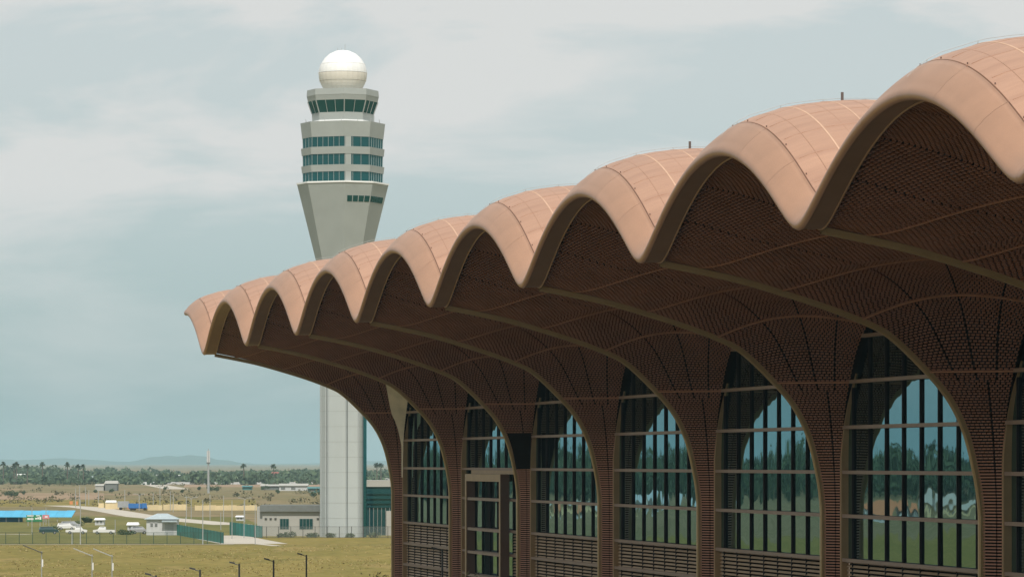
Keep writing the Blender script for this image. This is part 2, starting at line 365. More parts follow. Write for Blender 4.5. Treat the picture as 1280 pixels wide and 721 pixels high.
# roof surface
TC = np.array([(18.44,14.8),(18.2,15.1),(17.9,15.45),(17.5,15.8),(17.0,16.15),(16.6,16.35),(14.8,16.92),(13.4,17.13),(12,17.25),(10,17.28),(6,17.1),(0,16.6),(-10,15.2),(-40,12.5)])[::-1]
TV = np.array([(18.44,10.5),(18.2,10.8),(17.6,11.25),(17,11.55),(16,11.9),(12,12.3),(6,12.4),(0,12.4),(-10,12),(-40,10.5)])[::-1]
def top(a, o):
    c = np.interp(o, TC[:,0], TC[:,1]); v = np.interp(o, TV[:,0], TV[:,1])
    return v + (c-v)*gshape(a)
def patch(a0, a1, o0, o1, na, no, th=.06, lift=0):
    mb = MB(); A = np.linspace(a0, a1, na+1); O = np.linspace(o0, o1, no+1)
    P = [[(a, -o, top(a, o)+CAMZ+lift) for a in A] for o in O]
    mb.grid(P)
    rim = [P[0][i] for i in range(na+1)] + [P[j][na] for j in range(1, no+1)] + [P[no][i] for i in range(na-1, -1, -1)] + [P[j][0] for j in range(no-1, 0, -1)]
    k = len(rim); mb.add(rim + [(x, y, z-th) for x, y, z in rim], [(i, k+i, k+(i+1) % k, (i+1) % k) for i in range(k)])
    return mb
ACUT = [-15, -10, -5, 0, 5, 10, 15]
OC = [17.055, 15.05, 13.15, 11.25, 9.35]
roofpanels = []
for k in range(len(OC)-1):
    for j in range(6):
        sj0 = sj1 = 0
        roofpanels.append(patch(ACUT[j]+sj0, ACUT[j+1]-sj1, OC[k]-.004, OC[k+1]+.004, 12, 3).mesh('roof_panel', M['roof'], True))
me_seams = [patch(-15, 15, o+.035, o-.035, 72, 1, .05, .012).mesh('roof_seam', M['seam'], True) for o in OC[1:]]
me_lseams = [patch(a-.02, a+.02, 16.9, 9.4, 1, 16, .05, .008).mesh('roof_seam', M['seam2'], True) for a in np.arange(-12.5, 12.6, 2.5)]
me_lseams += [patch(-15, 15, o+.015, o-.015, 60, 1, .05, .006).mesh('roof_seam', M['seam2'], True) for o in (16.1, 14.1, 12.2, 10.3)]
me_under = patch(-15, 15, 16.98, 9.3, 48, 10, .05, -.05).mesh('roof_underlay', M['seam'], True)  # pale sheet under the panels in the painted seam highlight tone
me_rest = patch(-15, 15, 9.28, -40, 48, 24, .3).mesh('roof_sheet', M['roof'], True)
me_gut = patch(-15, 15, 17.12, 16.9, 60, 2, .05, -.05).mesh('gutter', M['gutter'], True)
fascias = []; reveals = []
for j in range(6):
    mb = MB(); P = []; Q = []
    for a in np.linspace(ACUT[j] + (0 if j == 0 else .008), ACUT[j+1] - (0 if j == 5 else .008), 19):
        zt = lambda o: top(a, o)+CAMZ
        b = bot(a)+CAMZ; h = zt(18.2)-b
        P.append([(a,-17.1,zt(17.1)-.2),(a,-17.1,zt(17.1)),(a,-17.35,zt(17.35)),(a,-17.6,zt(17.6)),(a,-17.9,zt(17.9)),(a,-18.08,zt(18.08)),(a,-18.22,b+h*.93),(a,-18.33,b+h*.78),(a,-18.41,b+h*.58),(a,-18.44,b+h*.38),(a,-18.41,b+h*.18),(a,-18.33,b+h*.05),(a,-18.24,b)])
        Q.append([(a,-18.24,b+.001),(a,-18.20,b+.045),(a,-17.32,b+.07),(a,-17.28,b+.02),(a,-17.24,b+.02),(a,-17.24,b+.6)])
    fascias.append(mb.grid(P).mesh('fascia_panel', M['fascia'], True)); reveals.append(MB().grid(Q).mesh('fascia_reveal', M['reveal'], False))
# ridge lightning conductor and posts
cab = MB()
cab.tube([(15, -o, top(15, o)+CAMZ+.13) for o in np.linspace(18.0, 6, 26)], .011, 5)
for o in (17.15, 15.0, 12.9, 10.8, 8.7): cab.tube([(15, -o, top(15, o)+CAMZ-.02), (15, -o, top(15, o)+CAMZ+.13)], .015, 5)
me_cab = cab.mesh('ridge_cable', M['grey'])
peg = MB()
for k in range(-4, 5): 
    a = k*3.4; peg.tube([(a, -17.0, top(a, 17)+CAMZ-.05), (a, -17.0, top(a, 17)+CAMZ+.06)], .03, 5)
me_peg = peg.mesh('seam_clips', M['gutter'])
post = MB().tube([(15, -11.95, top(15, 11.95)+CAMZ-.05), (15, -11.95, top(15, 11.95)+CAMZ+.42)], .07, 8)
me_post = post.mesh('ridge_post', M['bronzepost'])

def child(name, me, i, parent=ter): return put(name, me, parent, (S*i, 0, 0))
for i in range(NB):
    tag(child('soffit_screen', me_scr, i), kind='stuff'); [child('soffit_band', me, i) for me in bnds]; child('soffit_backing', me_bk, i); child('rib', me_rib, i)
    for me in roofpanels: child('roof_panel', me, i)
    for me in fascias: child('fascia_panel', me, i)
    for me in reveals: child('fascia_reveal', me, i)
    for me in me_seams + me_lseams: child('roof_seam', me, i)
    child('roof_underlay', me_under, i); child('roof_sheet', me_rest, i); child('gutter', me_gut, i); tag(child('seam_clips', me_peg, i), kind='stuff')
    if i < NB-1: child('ridge_cable', me_cab, i)
    if 5 <= i < NB-1: child('ridge_post', me_post, i)

# windows --------------------------------------------------------------
tr_z = [7.32, 4.70, 2.03, -.62, -3.2, -5.8, -7.8, -9.8, -11.8, -13.8]
zlev = [9.2] + tr_z + [-17]
mul_a = [2.62 + 3.33*k for k in range(8)]
archpoly = [(p[0], p[1]) for p in winc[::6]] + [(30-p[0], p[1]) for p in winc[::-6]]
def clip(poly, cl):       # Sutherland-Hodgman, cl convex clockwise or counter
    area = sum(cl[i][0]*cl[(i+1) % len(cl)][1] - cl[(i+1) % len(cl)][0]*cl[i][1] for i in range(len(cl)))
    if area < 0: cl = cl[::-1]
    for i in range(len(cl)):
        a, b = cl[i], cl[(i+1) % len(cl)]; ex, ey = b[0]-a[0], b[1]-a[1]
        if abs(ex)+abs(ey) < 1e-9: continue
        side = lambda p: ex*(p[1]-a[1]) - ey*(p[0]-a[0])
        out = []
        for k in range(len(poly)):
            p, q = poly[k], poly[(k+1) % len(poly)]; sp, sq = side(p), side(q)
            if sp >= -1e-9: out.append(p)
            if (sp > 1e-9 and sq < -1e-9) or (sp < -1e-9 and sq > 1e-9):
                t = sp/(sp-sq); out.append((p[0]+(q[0]-p[0])*t, p[1]+(q[1]-p[1])*t))
        poly = out
        if len(poly) < 3: return []
    return poly
def archz(a): a = min(a, 30-a); return float(np.interp(a, winc[:,0] + np.arange(600)*1e-7, winc[:,1]))
def archa(z): return float(np.interp(z, winc[:,1], winc[:,0]))
GL = 1.12                                   # glass plane, metres behind the rib base
cols = [1.0] + mul_a + [29.0]
panes = []; louvres = []
for k in range(len(zlev)-1):
    z1, z0 = zlev[k], zlev[k+1]
    for j in range(len(cols)-1):
        c = clip([(cols[j], z0), (cols[j+1], z0), (cols[j+1], z1), (cols[j], z1)], archpoly)
        if not c or max(p[0] for p in c)-min(p[0] for p in c) < .06: continue
        cx = sum(p[0] for p in c)/len(c); cz = sum(p[1] for p in c)/len(c)
        if z1 > -5.7:
            n = len(c); mb = MB().add([(p[0]-cx, 0, p[1]-cz) for p in c] + [(p[0]-cx, .03, p[1]-cz) for p in c], [tuple(range(n)), tuple(range(n, 2*n))[::-1]] + [((i+1) % n, i, n+i, n+(i+1) % n) for i in range(n)])
            panes.append((mb.mesh('pane', M['pane']), (cx, GL, cz+CAMZ)))
        elif z1 > -11.9:
            x0, x1 = min(p[0] for p in c), max(p[0] for p in c); mb = MB(); z = z0+.1
            while z < z1-.1:
                mb.add([(x0,1.0,z+CAMZ),(x1,1.0,z+CAMZ),(x1,1.09,z+.11+CAMZ),(x0,1.09,z+.11+CAMZ),(x0,1.02,z-.03+CAMZ),(x1,1.02,z-.03+CAMZ),(x1,1.11,z+.08+CAMZ),(x0,1.11,z+.08+CAMZ)],[(0,1,2,3),(7,6,5,4),(4,5,1,0),(3,2,6,7)]); z += .25
            louvres.append((mb.mesh('louvre_panel', M['louvre']), x0, x1, z0, z1))
me_jambs = []; me_shade_strips = []
for sg in (0, 1):
    P = []; Q = []
    for k in range(0, 600, 5):
        p = winc[k]; a = p[0] if not sg else 30-p[0]; s_ = 1 if not sg else -1
        d = winc[min(k+1, 599)]-winc[max(k-1, 0)]; d /= np.linalg.norm(d); n = np.array([d[1], -d[0]])    # into the opening
        f = min(1, max(0, (5.2-p[1])/5.0)); wy = .66 + (1-f)*(GL-.74)
        if p[1] < 5.4: P.append([(a + s_*n[0]*h, y, p[1]+n[1]*h+CAMZ) for (h, y) in ((-.12, wy), (.02+.05*f, wy), (.03+.06*f, wy+.04), (.03+.06*f, GL+.02))])
        if p[1] > -.5: Q.append([(a - s_*n[0]*.03, y, p[1]-n[1]*.03+CAMZ) for y in (.80, GL+.02)])  # near-black strip paints the darkness above the tapering jamb trim
    me_jambs.append(MB().grid(P).mesh('jamb', M['frame'])); me_shade_strips.append(MB().grid(Q).mesh('arch_shade_strip', M['back']))
me_frame = MB().box(1.4, 28.6, .7, GL+.1, .0, .35).mesh('window_sill', M['frame'])
me_mul = []
for a in mul_a:
    zt = archz(a)
    me_mul.append(MB().box(a-.05, a+.05, .985, GL-.005, 0, zt+CAMZ-.02).mesh('mullion', M['fin']))
me_tr = []
for z in tr_z:
    a = archa(z)+.02
    me_tr.append(MB().box(a, 30-a, .72, .99, z-.105+CAMZ, z+.105+CAMZ).mesh('transom', M['transom']))
me_lback = MB().box(1.3, 28.7, GL+.12, GL+.16, 0, 11.2).mesh('louvre_backing', M['back'])
PORTAL = 1
for i in range(0, 10):
    wn = child('arched_window', me_frame, i)
    for me, l in panes:
        o = put('pane', me, wn, l); o.rotation_euler = (random.gauss(0, .0016), 0, random.gauss(0, .0022))
    for me in me_mul: put('mullion', me, wn)
    for me in me_tr: put('transom', me, wn)
    for me, x0, x1, z0, z1 in louvres:
        if i == PORTAL and x0 > 5 and x1 < 24: put('pane', MB().box(x0, x1, 0, .03, z0, z1).mesh('pane', M['pane']), wn, (0, GL-.05, CAMZ))
        else: put('louvre_panel', me, wn)
    put('louvre_backing', me_lback, wn)
    for me in me_jambs: put('jamb', me, wn)
    for me in me_shade_strips: put('arch_shade_strip', me, wn)
# projecting entrance portal in the second window
pz = -1.05
pt = MB().box(7.4, 23.0, -.15, .62, pz-.62+CAMZ, pz+CAMZ).build('entrance_portal', M['frame'], ter, (S*PORTAL, 0, 0))
for x0, x1, m in ((7.4, 7.95, 'frame'), (22.4, 23.0, 'frame')): MB().box(x0, x1, -.15, .62, 0, pz-.62+CAMZ).build('jamb', M[m], pt)
MB().box(7.2, 26.0, .45, .85, pz+CAMZ+.01, pz+.32+CAMZ).build('canopy_slab', M['frame'], pt)
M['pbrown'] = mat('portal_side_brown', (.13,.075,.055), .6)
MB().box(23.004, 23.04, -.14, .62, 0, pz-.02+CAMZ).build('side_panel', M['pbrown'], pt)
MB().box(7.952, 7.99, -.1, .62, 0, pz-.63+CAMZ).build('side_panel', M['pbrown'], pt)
for z in (-3.2, -5.8, -7.8, -9.8): MB().box(8.0, 22.39, -.05, .2, z-.12+CAMZ, z+.12+CAMZ).build('transom', M['transom'], pt)
# unclad patch by the first window, open hatch on the third column
pp = []
for (ri0, t0, t1) in ((150,.80,1.0),):
    pass
M['cream'] = mat('bare_lining', (.72,.62,.46), .8, 0, .15, .8)
cp = MB(); P = []
for z in np.linspace(-1.5, 7.6, 16):
    ri = float(np.interp(z, ribc[:,1], ribS)*RPM); wdt = .10 + .24*max(0, min(1, (z-1.5)/3.2)) if z < 6 else .34
    P.append([loc(surf(ri, t)[0] + surf(ri, t)[1]*.16) for t in np.linspace(1-wdt, 1.0, 6)])
cp.grid(P).build('bare_lining_patch', M['cream'], ter, (0,0,0))
cp = MB(); P = []
for z in np.linspace(-.6, 2.35, 6):
    ri = float(np.interp(z, ribc[:,1], ribS)*RPM)
    P.append([loc(surf(ri, t)[0] + surf(ri, t)[1]*.15) for t in np.linspace(.12, .98, 6)])
cp.grid(P).build('hatch_shade_plate', M['back'], ter, (2*S,0,0))  # near-black plate stands in for the shade inside the hatch
# rest of the building behind the glazing
MB().box(-1.2, -.9, 1.3, 60, 0, 26).build('end_wall', M['wall'], ter)
MB().box(-1.2, S*10+1, 60, 60.4, 0, 26).build('rear_wall', M['wall'], ter)

# ------------------------------------------------------------------ control tower
TZ = 905.0; TP = F/TZ
TX = (428.5-640)/F*TZ
tw = empty('control_tower', (TX, TZ, 0), 'tall concrete air traffic control tower with white radar dome', 'tower')
ty = lambda y: CAMZ + (HZ-y)/TP
def octo(r, phi=5, a=52, b=38):
    v = []; t = phi-90+0
    ang = []
    c = phi
    for k in range(4): ang += [c, c+b]; c += 90
    return [(r*math.sin(R(q)), -r*math.cos(R(q))) for q in ang]
def oct_part(name, y1, r1, y0, r0, m, parent=tw):
    return MB().prism(octo(r0/TP), ty(y0), ty(y1), octo(r1/TP)).build(name, m, parent)
# shaft: fluted, with set-back glass strip
sv = [Vector(p) for p in octo(28.6/TP)]; prof = []
for k in range(8):
    p, q = sv[k], sv[(k+1) % 8]; d = (q-p); n_ = Vector((d.y, -d.x)).normalized()
    prof.append(tuple(p))
    if d.length > 3.0:                       # vertical groove near the left end of each broad face
        u0, u1 = (.03, .20) if k % 2 == 1 else (.1, .3)
        for (uu, dd) in ((u0, 0), (u0+.005, .9), (u1-.005, .9), (u1, 0)): prof.append(tuple(p.lerp(q, uu) - n_*dd))
shaft = MB().prism(prof, 0, ty(346)).build('shaft', M['conc'], tw)
for y in range(362, 668, 19):
    pr2 = [(x*1.003, yy*1.003) for x, yy in prof]; MB().prism(pr2, ty(y)-.05, ty(y)+.05).build('pour_joint', M['conc2'], shaft)
MB().box(26/TP, 29.6/TP, -9/TP, 6/TP, 0, ty(349)).build('stair_glazing', M['tglass'], tw)
cone = oct_part('flared_head', 231, 57.2, 347, 28.4, M['conc2'])
oct_part('ledge', 229.6, 58, 231.6, 58, M['white'])
for (ya, yb, ra, rb_) in ((217.4,230,49.8,49.6),(195.7,209,49.8,49.6),(174.2,186.7,50,49.6)):
    gl = oct_part('glazing_band', ya, ra, yb, rb_, M['tglass'])
    P = octo(50.2/TP); 
    for k in range(8):
        p, q = Vector(P[k]), Vector(P[(k+1) % 8]); nn = 6 if (q-p).length > 7.5 else 3
        for j in range(nn):
            c = p.lerp(q, j/nn); MB().box(c.x-.035, c.x+.035, c.y-.035, c.y+.035, ty(yb)+.01, ty(ya)-.01).build('mullion', M['grey'], gl)
        if k == 0: 
            d = (q-p).normalized(); c = p.lerp(q, .02); e = p.lerp(q, .26); n2 = Vector((d.y, -d.x))*.12
            MB().prism([(c.x, c.y), (e.x, e.y), (e.x+n2.x, e.y+n2.y), (c.x+n2.x, c.y+n2.y)], ty(yb)+.02, ty(ya)-.02).build('blind_panel', M['conc2'], gl)
oct_part('parapet_band', 209, 52, 217.4, 51, M['conc2']); oct_part('parapet_band', 186.7, 52.3, 195.7, 51.3, M['conc2'])
oct_part('parapet_band', 155, 53, 174.2, 50.8, M['conc2'])
oct_part('gallery', 152.5, 39, 155.2, 39.5, M['white'])
oct_part('cab_base', 143, 38.6, 154.8, 38.4, M['conc2'])
cg = oct_part('cab_glazing', 128, 43.4, 143.2, 38, M['tglass'])
P1 = octo(43.9/TP); P2 = octo(38.5/TP)
for k in range(8):
    nn = 3 if (Vector(P1[k])-Vector(P1[(k+1) % 8])).length > 5.5 else 2
    for j in range(nn):
        a = Vector(P1[k]).lerp(Vector(P1[(k+1) % 8]), j/nn); b = Vector(P2[k]).lerp(Vector(P2[(k+1) % 8]), j/nn)
        MB().tube([(b.x, b.y, ty(143.1)), (a.x, a.y, ty(128.2))], .14 if j == 0 else .07, 5).build('mullion', M['grey'], cg)
oct_part('cab_roof_underside', 121.5, 45, 128, 43.6, M['conc2']); oct_part('cab_roof', 113.8, 44.6, 121.6, 45.2, M['conc2'])
# radar dome in panelled rings
RD = 30.2/TP; DC = ty(93)
def dome(name, t0, t1, m, parent):
    mb = MB(); n = 28; rows = 4
    P = []
    for i in range(rows+1):
        t = R(t0 + (t1-t0)*i/rows); P.append([(RD*math.cos(t)*math.sin(2*math.pi*j/n), -RD*math.cos(t)*math.cos(2*math.pi*j/n), DC + RD*math.sin(t)) for j in range(n+1)])
    mb.grid(P); return mb.build(name, m, parent, smooth=(t0 > 20))
dm = dome('radar_dome', 24, 89.9, M['white'], tw)
dome('dome_ring', 2.5, 23.5, M['white'], dm); dome('dome_ring', -17, 1.8, M['offwhite'], dm); dome('dome_ring', -46, -17.7, M['offwhite'], dm)  # lower rings darker: the sunlit top's contrast is put into the colour
for k in range(28):
    t = 2*math.pi*k/28; MB().tube([(RD*1.003*math.cos(R(e))*math.sin(t), -RD*1.003*math.cos(R(e))*math.cos(t), DC+RD*1.003*math.sin(R(e))) for e in (-46,-17,2,24)], .035, 4).build('dome_seam', M['offwhite'], dm)
mb = MB().tube([(.5,0,ty(63.5)), (.5,0,ty(56))], .06, 5)
for dx in (-1.2, -.3): mb.tube([(dx,0,ty(64)), (dx,0,ty(60))], .04, 5)
mb.build('antenna', M['grey'], tw)
for k in range(14):
    t = 2*math.pi*k/14; r = 47/TP; MB().tube([(r*math.sin(t), r*math.cos(t), ty(155.1)), (r*math.sin(t), r*math.cos(t), ty(150))], .05, 5).build('rail_post', M['grey'], tw)
for (dx, yy) in ((36, 150), (40, 147)): MB().tube([(dx/TP, -5, ty(155)), (dx/TP, -5, ty(yy))], .08, 5).build('camera_mast', M['grey'], tw)
# small window strip on the flare: follows the two right hand facets
zt_, zb_ = 247.5, 254.8
rr = lambda y: 57.2 + (28.4-57.2)*(y-231)/(347-231)
A1, A2 = octo(rr(zt_)/TP), octo(rr(zb_)/TP)
for (k, f0, f1, n) in ((0, .08, .98, 4), (1, .02, .86, 6)):
    for j in range(n):
        q = []
        for (A, zz) in ((A2, zb_), (A1, zt_)):
            for u_ in (f0+(f1-f0)*(j+.08)/n, f0+(f1-f0)*(j+.92)/n):
                p = Vector(A[k]).lerp(Vector(A[(k+1) % 8]), u_)*1.008; q.append((p.x, p.y, ty(zz)))
        mb = MB().add(q + [(x*.985, y*.985, z) for x, y, z in q], [(0,1,3,2),(4,6,7,5),(0,4,5,1),(2,3,7,6),(0,2,6,4),(1,5,7,3)]); mb.build('window', M['tglass'], cone)

# ------------------------------------------------------------------ tower base buildings
M['bgrey'] = mat('building_grey', (.42,.41,.37), .85, 0, .06, .2)
M['bdark'] = mat('parapet_dark', (.17,.18,.17), .8)
M['bglass'] = glass('block_glass', (.2,.42,.42), (.01,.06,.065), .1)
def px(x, Z): return (x-640)/F*Z
def pz_(y, Z): return CAMZ + (HZ-y)*Z/F
Z = 915.0
b = empty('tower_base_building', (px(362, Z), Z, 0), 'low grey flat roofed building with dark parapet beside the tower base', 'building')
bx = px(362, Z)
X = lambda x: px(x, Z)-bx
MB().box(X(328), X(402), 0, 14, 0, pz_(639, Z)).build('wall', M['bgrey'], b)
MB().box(X(325), X(402), -.8, 15, pz_(639, Z)+.01, pz_(631, Z)).build('parapet', M['bdark'], b)
MB().box(X(321), X(328)-.01, .5, 12, 0, pz_(633, Z)).build('side_wall', M['bgrey'], b)
for (x0, x1, nx) in ((350, 361, 3), (374.5, 391, 4)):
    wd = MB().box(X(x0), X(x1), -.05, .2, pz_(661, Z), pz_(648, Z)).build('window', M['bglass'], b)
    for j in range(nx+1):
        xx = X(x0)+(X(x1)-X(x0))*j/nx; MB().box(xx-.06, xx+.06, -.1, -.055, pz_(661, Z), pz_(648, Z)).build('frame', M['bdark'], wd)
for x in (331, 337, 343, 396): MB().box(X(x), X(x)+.5, -.25, -.003, pz_(648.5, Z), pz_(647, Z)).build('wall_light', M['dark'], b)
Z = 925.0
b = empty('glass_block', (px(478, Z), Z, 0), 'green glazed office block beside the right of the tower shaft', 'building'); bx = px(478, Z)
MB().box(X(456), X(500), 0, 16, 0, pz_(608, Z)).build('glass_wall', M['bglass'], b)
MB().box(X(455), X(500), -.4, 17, pz_(608, Z)+.01, pz_(600, Z)).build('parapet', M['bgrey'], b)
for y in (616, 622, 628, 633): MB().box(X(456), X(500), -.35, -.005, pz_(y+1, Z), pz_(y, Z)).build('sun_louvre', M['bglass'], b)
for k in range(9): xx = X(457+5*k); MB().box(xx-.08, xx+.08, -.3, -.004, 0, pz_(634, Z)).build('mullion', M['bdark'], b)
MB().box(X(483), X(500), -1.2, -.41, 0, pz_(638, Z)).build('side_wall', M['bgrey'], b)

# ------------------------------------------------------------------ fences and hoardings
def fence(x0, x1, y, h, step_m, m_post, m_mesh, label, name='mesh_fence', Zb=None, alpha=.8, ymesh=None):
    A = G(x0, y); B = G(x1, y if ymesh is None else ymesh); n = max(2, int((B-A).length/step_m)); d = B-A
    f = empty(name, A, label, 'fence')
    for k in range(n+1):
        p = d*(k/n); MB().tube([(p.x, p.y, 0), (p.x, p.y, h)], .07, 5).build('post', m_post, f)
    for k in range(n):
        p, q = d*((k+.03)/n), d*((k+.97)/n); MB().add([(p.x,p.y,.1),(q.x,q.y,.1),(q.x,q.y,h-.05),(p.x,p.y,h-.05)], [(0,1,2,3)]).build('mesh_panel', m_mesh, f)
    for z in (h-.05, .12): MB().tube([(0,0,z), (d.x,d.y,z)], .03, 4).build('rail', m_post, f)
    return f
def meshmat(name, c, a):
    m = bpy.data.materials.new(name); m.use_nodes = True; t = m.node_tree; b = t.nodes['Principled BSDF']; b.inputs['Base Color'].default_value = (*c, 1); b.inputs['Roughness'].default_value = .7
    tr = t.nodes.new('ShaderNodeBsdfTransparent'); mx = t.nodes.new('ShaderNodeMixShader'); mx.inputs[0].default_value = a
    t.links.new(tr.outputs[0], mx.inputs[1]); t.links.new(b.outputs[0], mx.inputs[2]); t.links.new(mx.outputs[0], t.nodes['Material Output'].inputs[0]); return m
M['gpost'] = mat('green_post', (.03,.07,.045), .6); M['gmesh'] = meshmat('green_wire_mesh', (.05,.10,.05), .16); M['smesh'] = meshmat('grey_wire_mesh', (.25,.26,.24), .22)
fence(-60, 276, 679.3, 2.4, 2.75, M['gpost'], M['gmesh'], 'long green wire mesh fence along the edge of the dry grass field')
fence(318, 500, 672, 2.6, 2.6, M['dark'], M['smesh'], 'grey chain link fence in front of the tower base')
M['teal'] = mat('teal_hoarding', (.005,.19,.165), .6, 0, .2, .3, rnd=.12)
def hoarding(P, h0, h1, label, n):
    o = empty('site_hoarding', P[0], label, 'hoarding', 'teal hoardings by the gate'); d = P[1]-P[0]
    for k in range(n):
        a, b = d*((k+.01)/n), d*((k+.99)/n); ha = h0+(h1-h0)*k/n; nrm = Vector((-d.y, d.x, 0)).normalized()*.05
        MB().prism([(a.x,a.y),(b.x,b.y),(b.x+nrm.x,b.y+nrm.y),(a.x+nrm.x,a.y+nrm.y)], 0, ha).build('sheet_panel', M['teal'], o)
        MB().tube([(b.x, b.y, 0), (b.x, b.y, ha+.1)], .05, 5).build('post', M['gpost'], o)
hoarding([G(221, 668.5), G(279.5, 679)], 2.5, 2.3, 'teal sheet hoarding running from the white guardhouse towards the field', 16)
hoarding([G(287, 668), G(328, 672)], 3.0, 2.6, 'teal sheet hoarding meeting the low grey building', 11)

# ------------------------------------------------------------------ guardhouse, sheds, walls
M['roofblue'] = mat('sky_blue_roofing', (.07,.42,.66), .5, 0, .1, .3, rnd=.05); M['bluewall'] = mat('deep_blue_sheet', (.02,.17,.28), .6)
M['yellow'] = mat('pale_yellow_wall', (.68,.55,.32), .8, 0, .08, .2, rnd=.05); M['greywhite'] = mat('grey_white_wall', (.55,.56,.56), .8)
M['slate'] = mat('pale_metal_roof', (.42,.49,.52), .5)
A = G(202, 668.5); Z = A.y
g = empty('guardhouse', A, 'small white guardhouse with pale hipped roof at the end of the teal hoarding', 'guardhouse'); bx = A.x
MB().box(X(183), X(221), 0, 6, 0, pz_(648, Z)).build('wall', M['greywhite'], g)
zr0, zr1 = pz_(648.5, Z), pz_(641.5, Z)
MB().add([(X(180),-.7,zr0),(X(223),-.7,zr0),(X(223),6.7,zr0),(X(180),6.7,zr0),(X(195),3,zr1),(X(208),3,zr1)], [(3,2,1,0),(0,1,5,4),(1,2,5),(2,3,4,5),(3,0,4)]).build('roof', M['slate'], g)
MB().box(X(203), X(222), -1.6, -.02, pz_(652, Z), pz_(650, Z)).build('porch_roof', M['slate'], g)
for x in (188, 193.5): 
    wd = MB().box(X(x), X(x+3.2), -.06, .1, pz_(658, Z), pz_(653, Z)).build('window', M['bdark'], g); MB().box(X(x), X(x+3.2), -.1, -.065, pz_(653.3, Z), pz_(652.7, Z)).build('sill', M['white'], wd)
MB().box(X(206), X(217), -.05, .1, 0, pz_(654, Z)).build('door', mat('grey_door', (.40,.42,.43), .6), g)
# blue shed
A = G(40, 652); Z = A.y; bx = A.x
b = empty('blue_roof_shed', A, 'long open shed with bright blue sheet roof', 'shed')
for k in range(14):
    x0, x1 = -60+k*10.8, -60+(k+1)*10.8-.15
    MB().add([(X(x0),-3,pz_(645.5, Z)),(X(x1),-3,pz_(645.5, Z)),(X(x1),7,pz_(638, Z)+.05*math.sin(k*2)),(X(x0),7,pz_(638, Z)+.05*math.sin(k*2)),(X(x0),-3,pz_(646, Z)),(X(x1),-3,pz_(646, Z)),(X(x1),7,pz_(638.6, Z)),(X(x0),7,pz_(638.6, Z))], [(0,1,2,3),(7,6,5,4),(4,5,1,0),(1,5,6,2),(0,3,7,4)]).build('roof_sheet', M['roofblue'], b)
for k in range(10): xx = X(-55+16*k); MB().tube([(xx, -2.5, 0), (xx, -2.5, pz_(646.2, Z))], .08, 5).build('post', M['grey'], b)
MB().box(X(-60), X(28), .5, .7, 0, pz_(644.8, Z)).build('back_sheet', M['bluewall'], b)
# yellow walls
def ywall(x0, x1, y0, y1, n):
    A = G(x0, y1); Z = A.y; o = empty('yellow_wall', A, f'pale yellow rendered boundary wall of {["","one","two","three","four","five","six","seven","eight","nine"][n]} panels behind the road', 'wall', 'yellow walls behind the road')
    wd = (x1-x0)/F*Z/n; h = (y1-y0)/F*Z
    for k in range(n): MB().box(k*wd+.05, (k+1)*wd-.05, 0, .25, 0, h+.08*((k*7) % 3)).build('wall_panel', M['yellow'], o); MB().box(k*wd-.14, k*wd+.045, -.1, .3, 0, h+.25).build('pier', M['yellow'], o)
ywall(123.5, 130, 628.5, 634.5, 1); ywall(132, 152, 628.8, 636, 3); ywall(180.5, 203, 631, 637.5, 4); ywall(204.5, 234, 630.2, 637.3, 5); ywall(244, 321, 631.5, 637.5, 9)
# small shelters and kiosks
def kiosk(x0, x1, y0, y1, label, roofc='white', wallc='greywhite', dark=True, cat='kiosk', grp=None, depth=3):
    A = G((x0+x1)/2, y1); Z = A.y; wd = (x1-x0)/F*Z; h = (y1-y0)/F*Z; o = empty(cat, A, label, cat, grp)
    MB().box(-wd*.42, wd*.42, 0, depth, 0, h*.72).build('wall', M[wallc], o)
    MB().add([(-wd/2,-.5,h*.72),(wd/2,-.5,h*.72),(wd/2,depth+.5,h*.72),(-wd/2,depth+.5,h*.72),(-wd*.44,depth*.5-.4,h),(wd*.44,depth*.5-.4,h),(wd*.44,depth*.5+.4,h),(-wd*.44,depth*.5+.4,h)], [(3,2,1,0),(4,5,6,7),(0,1,5,4),(1,2,6,5),(2,3,7,6),(3,0,4,7)]).build('roof', M[roofc], o)
    if dark:
        for s_ in (-.22, .12): MB().box(wd*s_-wd*.05, wd*s_+wd*.12, -.06, .05, h*.3, h*.6).build('window', M['bdark'], o)
    return o
kiosk(158, 173.5, 652.5, 664.5, 'small white kiosk with two dark windows beside the guardhouse'); kiosk(117.5, 131, 647, 656, 'small white roofed kiosk beside the dark palm')
kiosk(131.5, 145.5, 625, 634, 'white roofed hut standing behind the yellow wall', cat='hut', dark=False)
kiosk(294, 305.5, 644, 650.5, 'white canopy hut with pink goods beyond the teal hoarding', cat='hut')
kiosk(130, 147.5, 600.5, 613, 'grey concrete building with dark opening far across the scrub', roofc='bgrey', wallc='bdark', cat='building', dark=False, depth=10)
kiosk(118, 130.5, 604.5, 613, 'low pale grey annex far across the scrub', roofc='bgrey', wallc='bgrey', cat='building', dark=False, depth=8)
M['redroof'] = mat('red_tile_roof', (.34,.10,.08), .7); M['orange'] = mat('orange_tile_roof', (.52,.20,.09), .7); M['tealroof'] = mat('teal_metal_roof', (.06,.20,.20), .6)
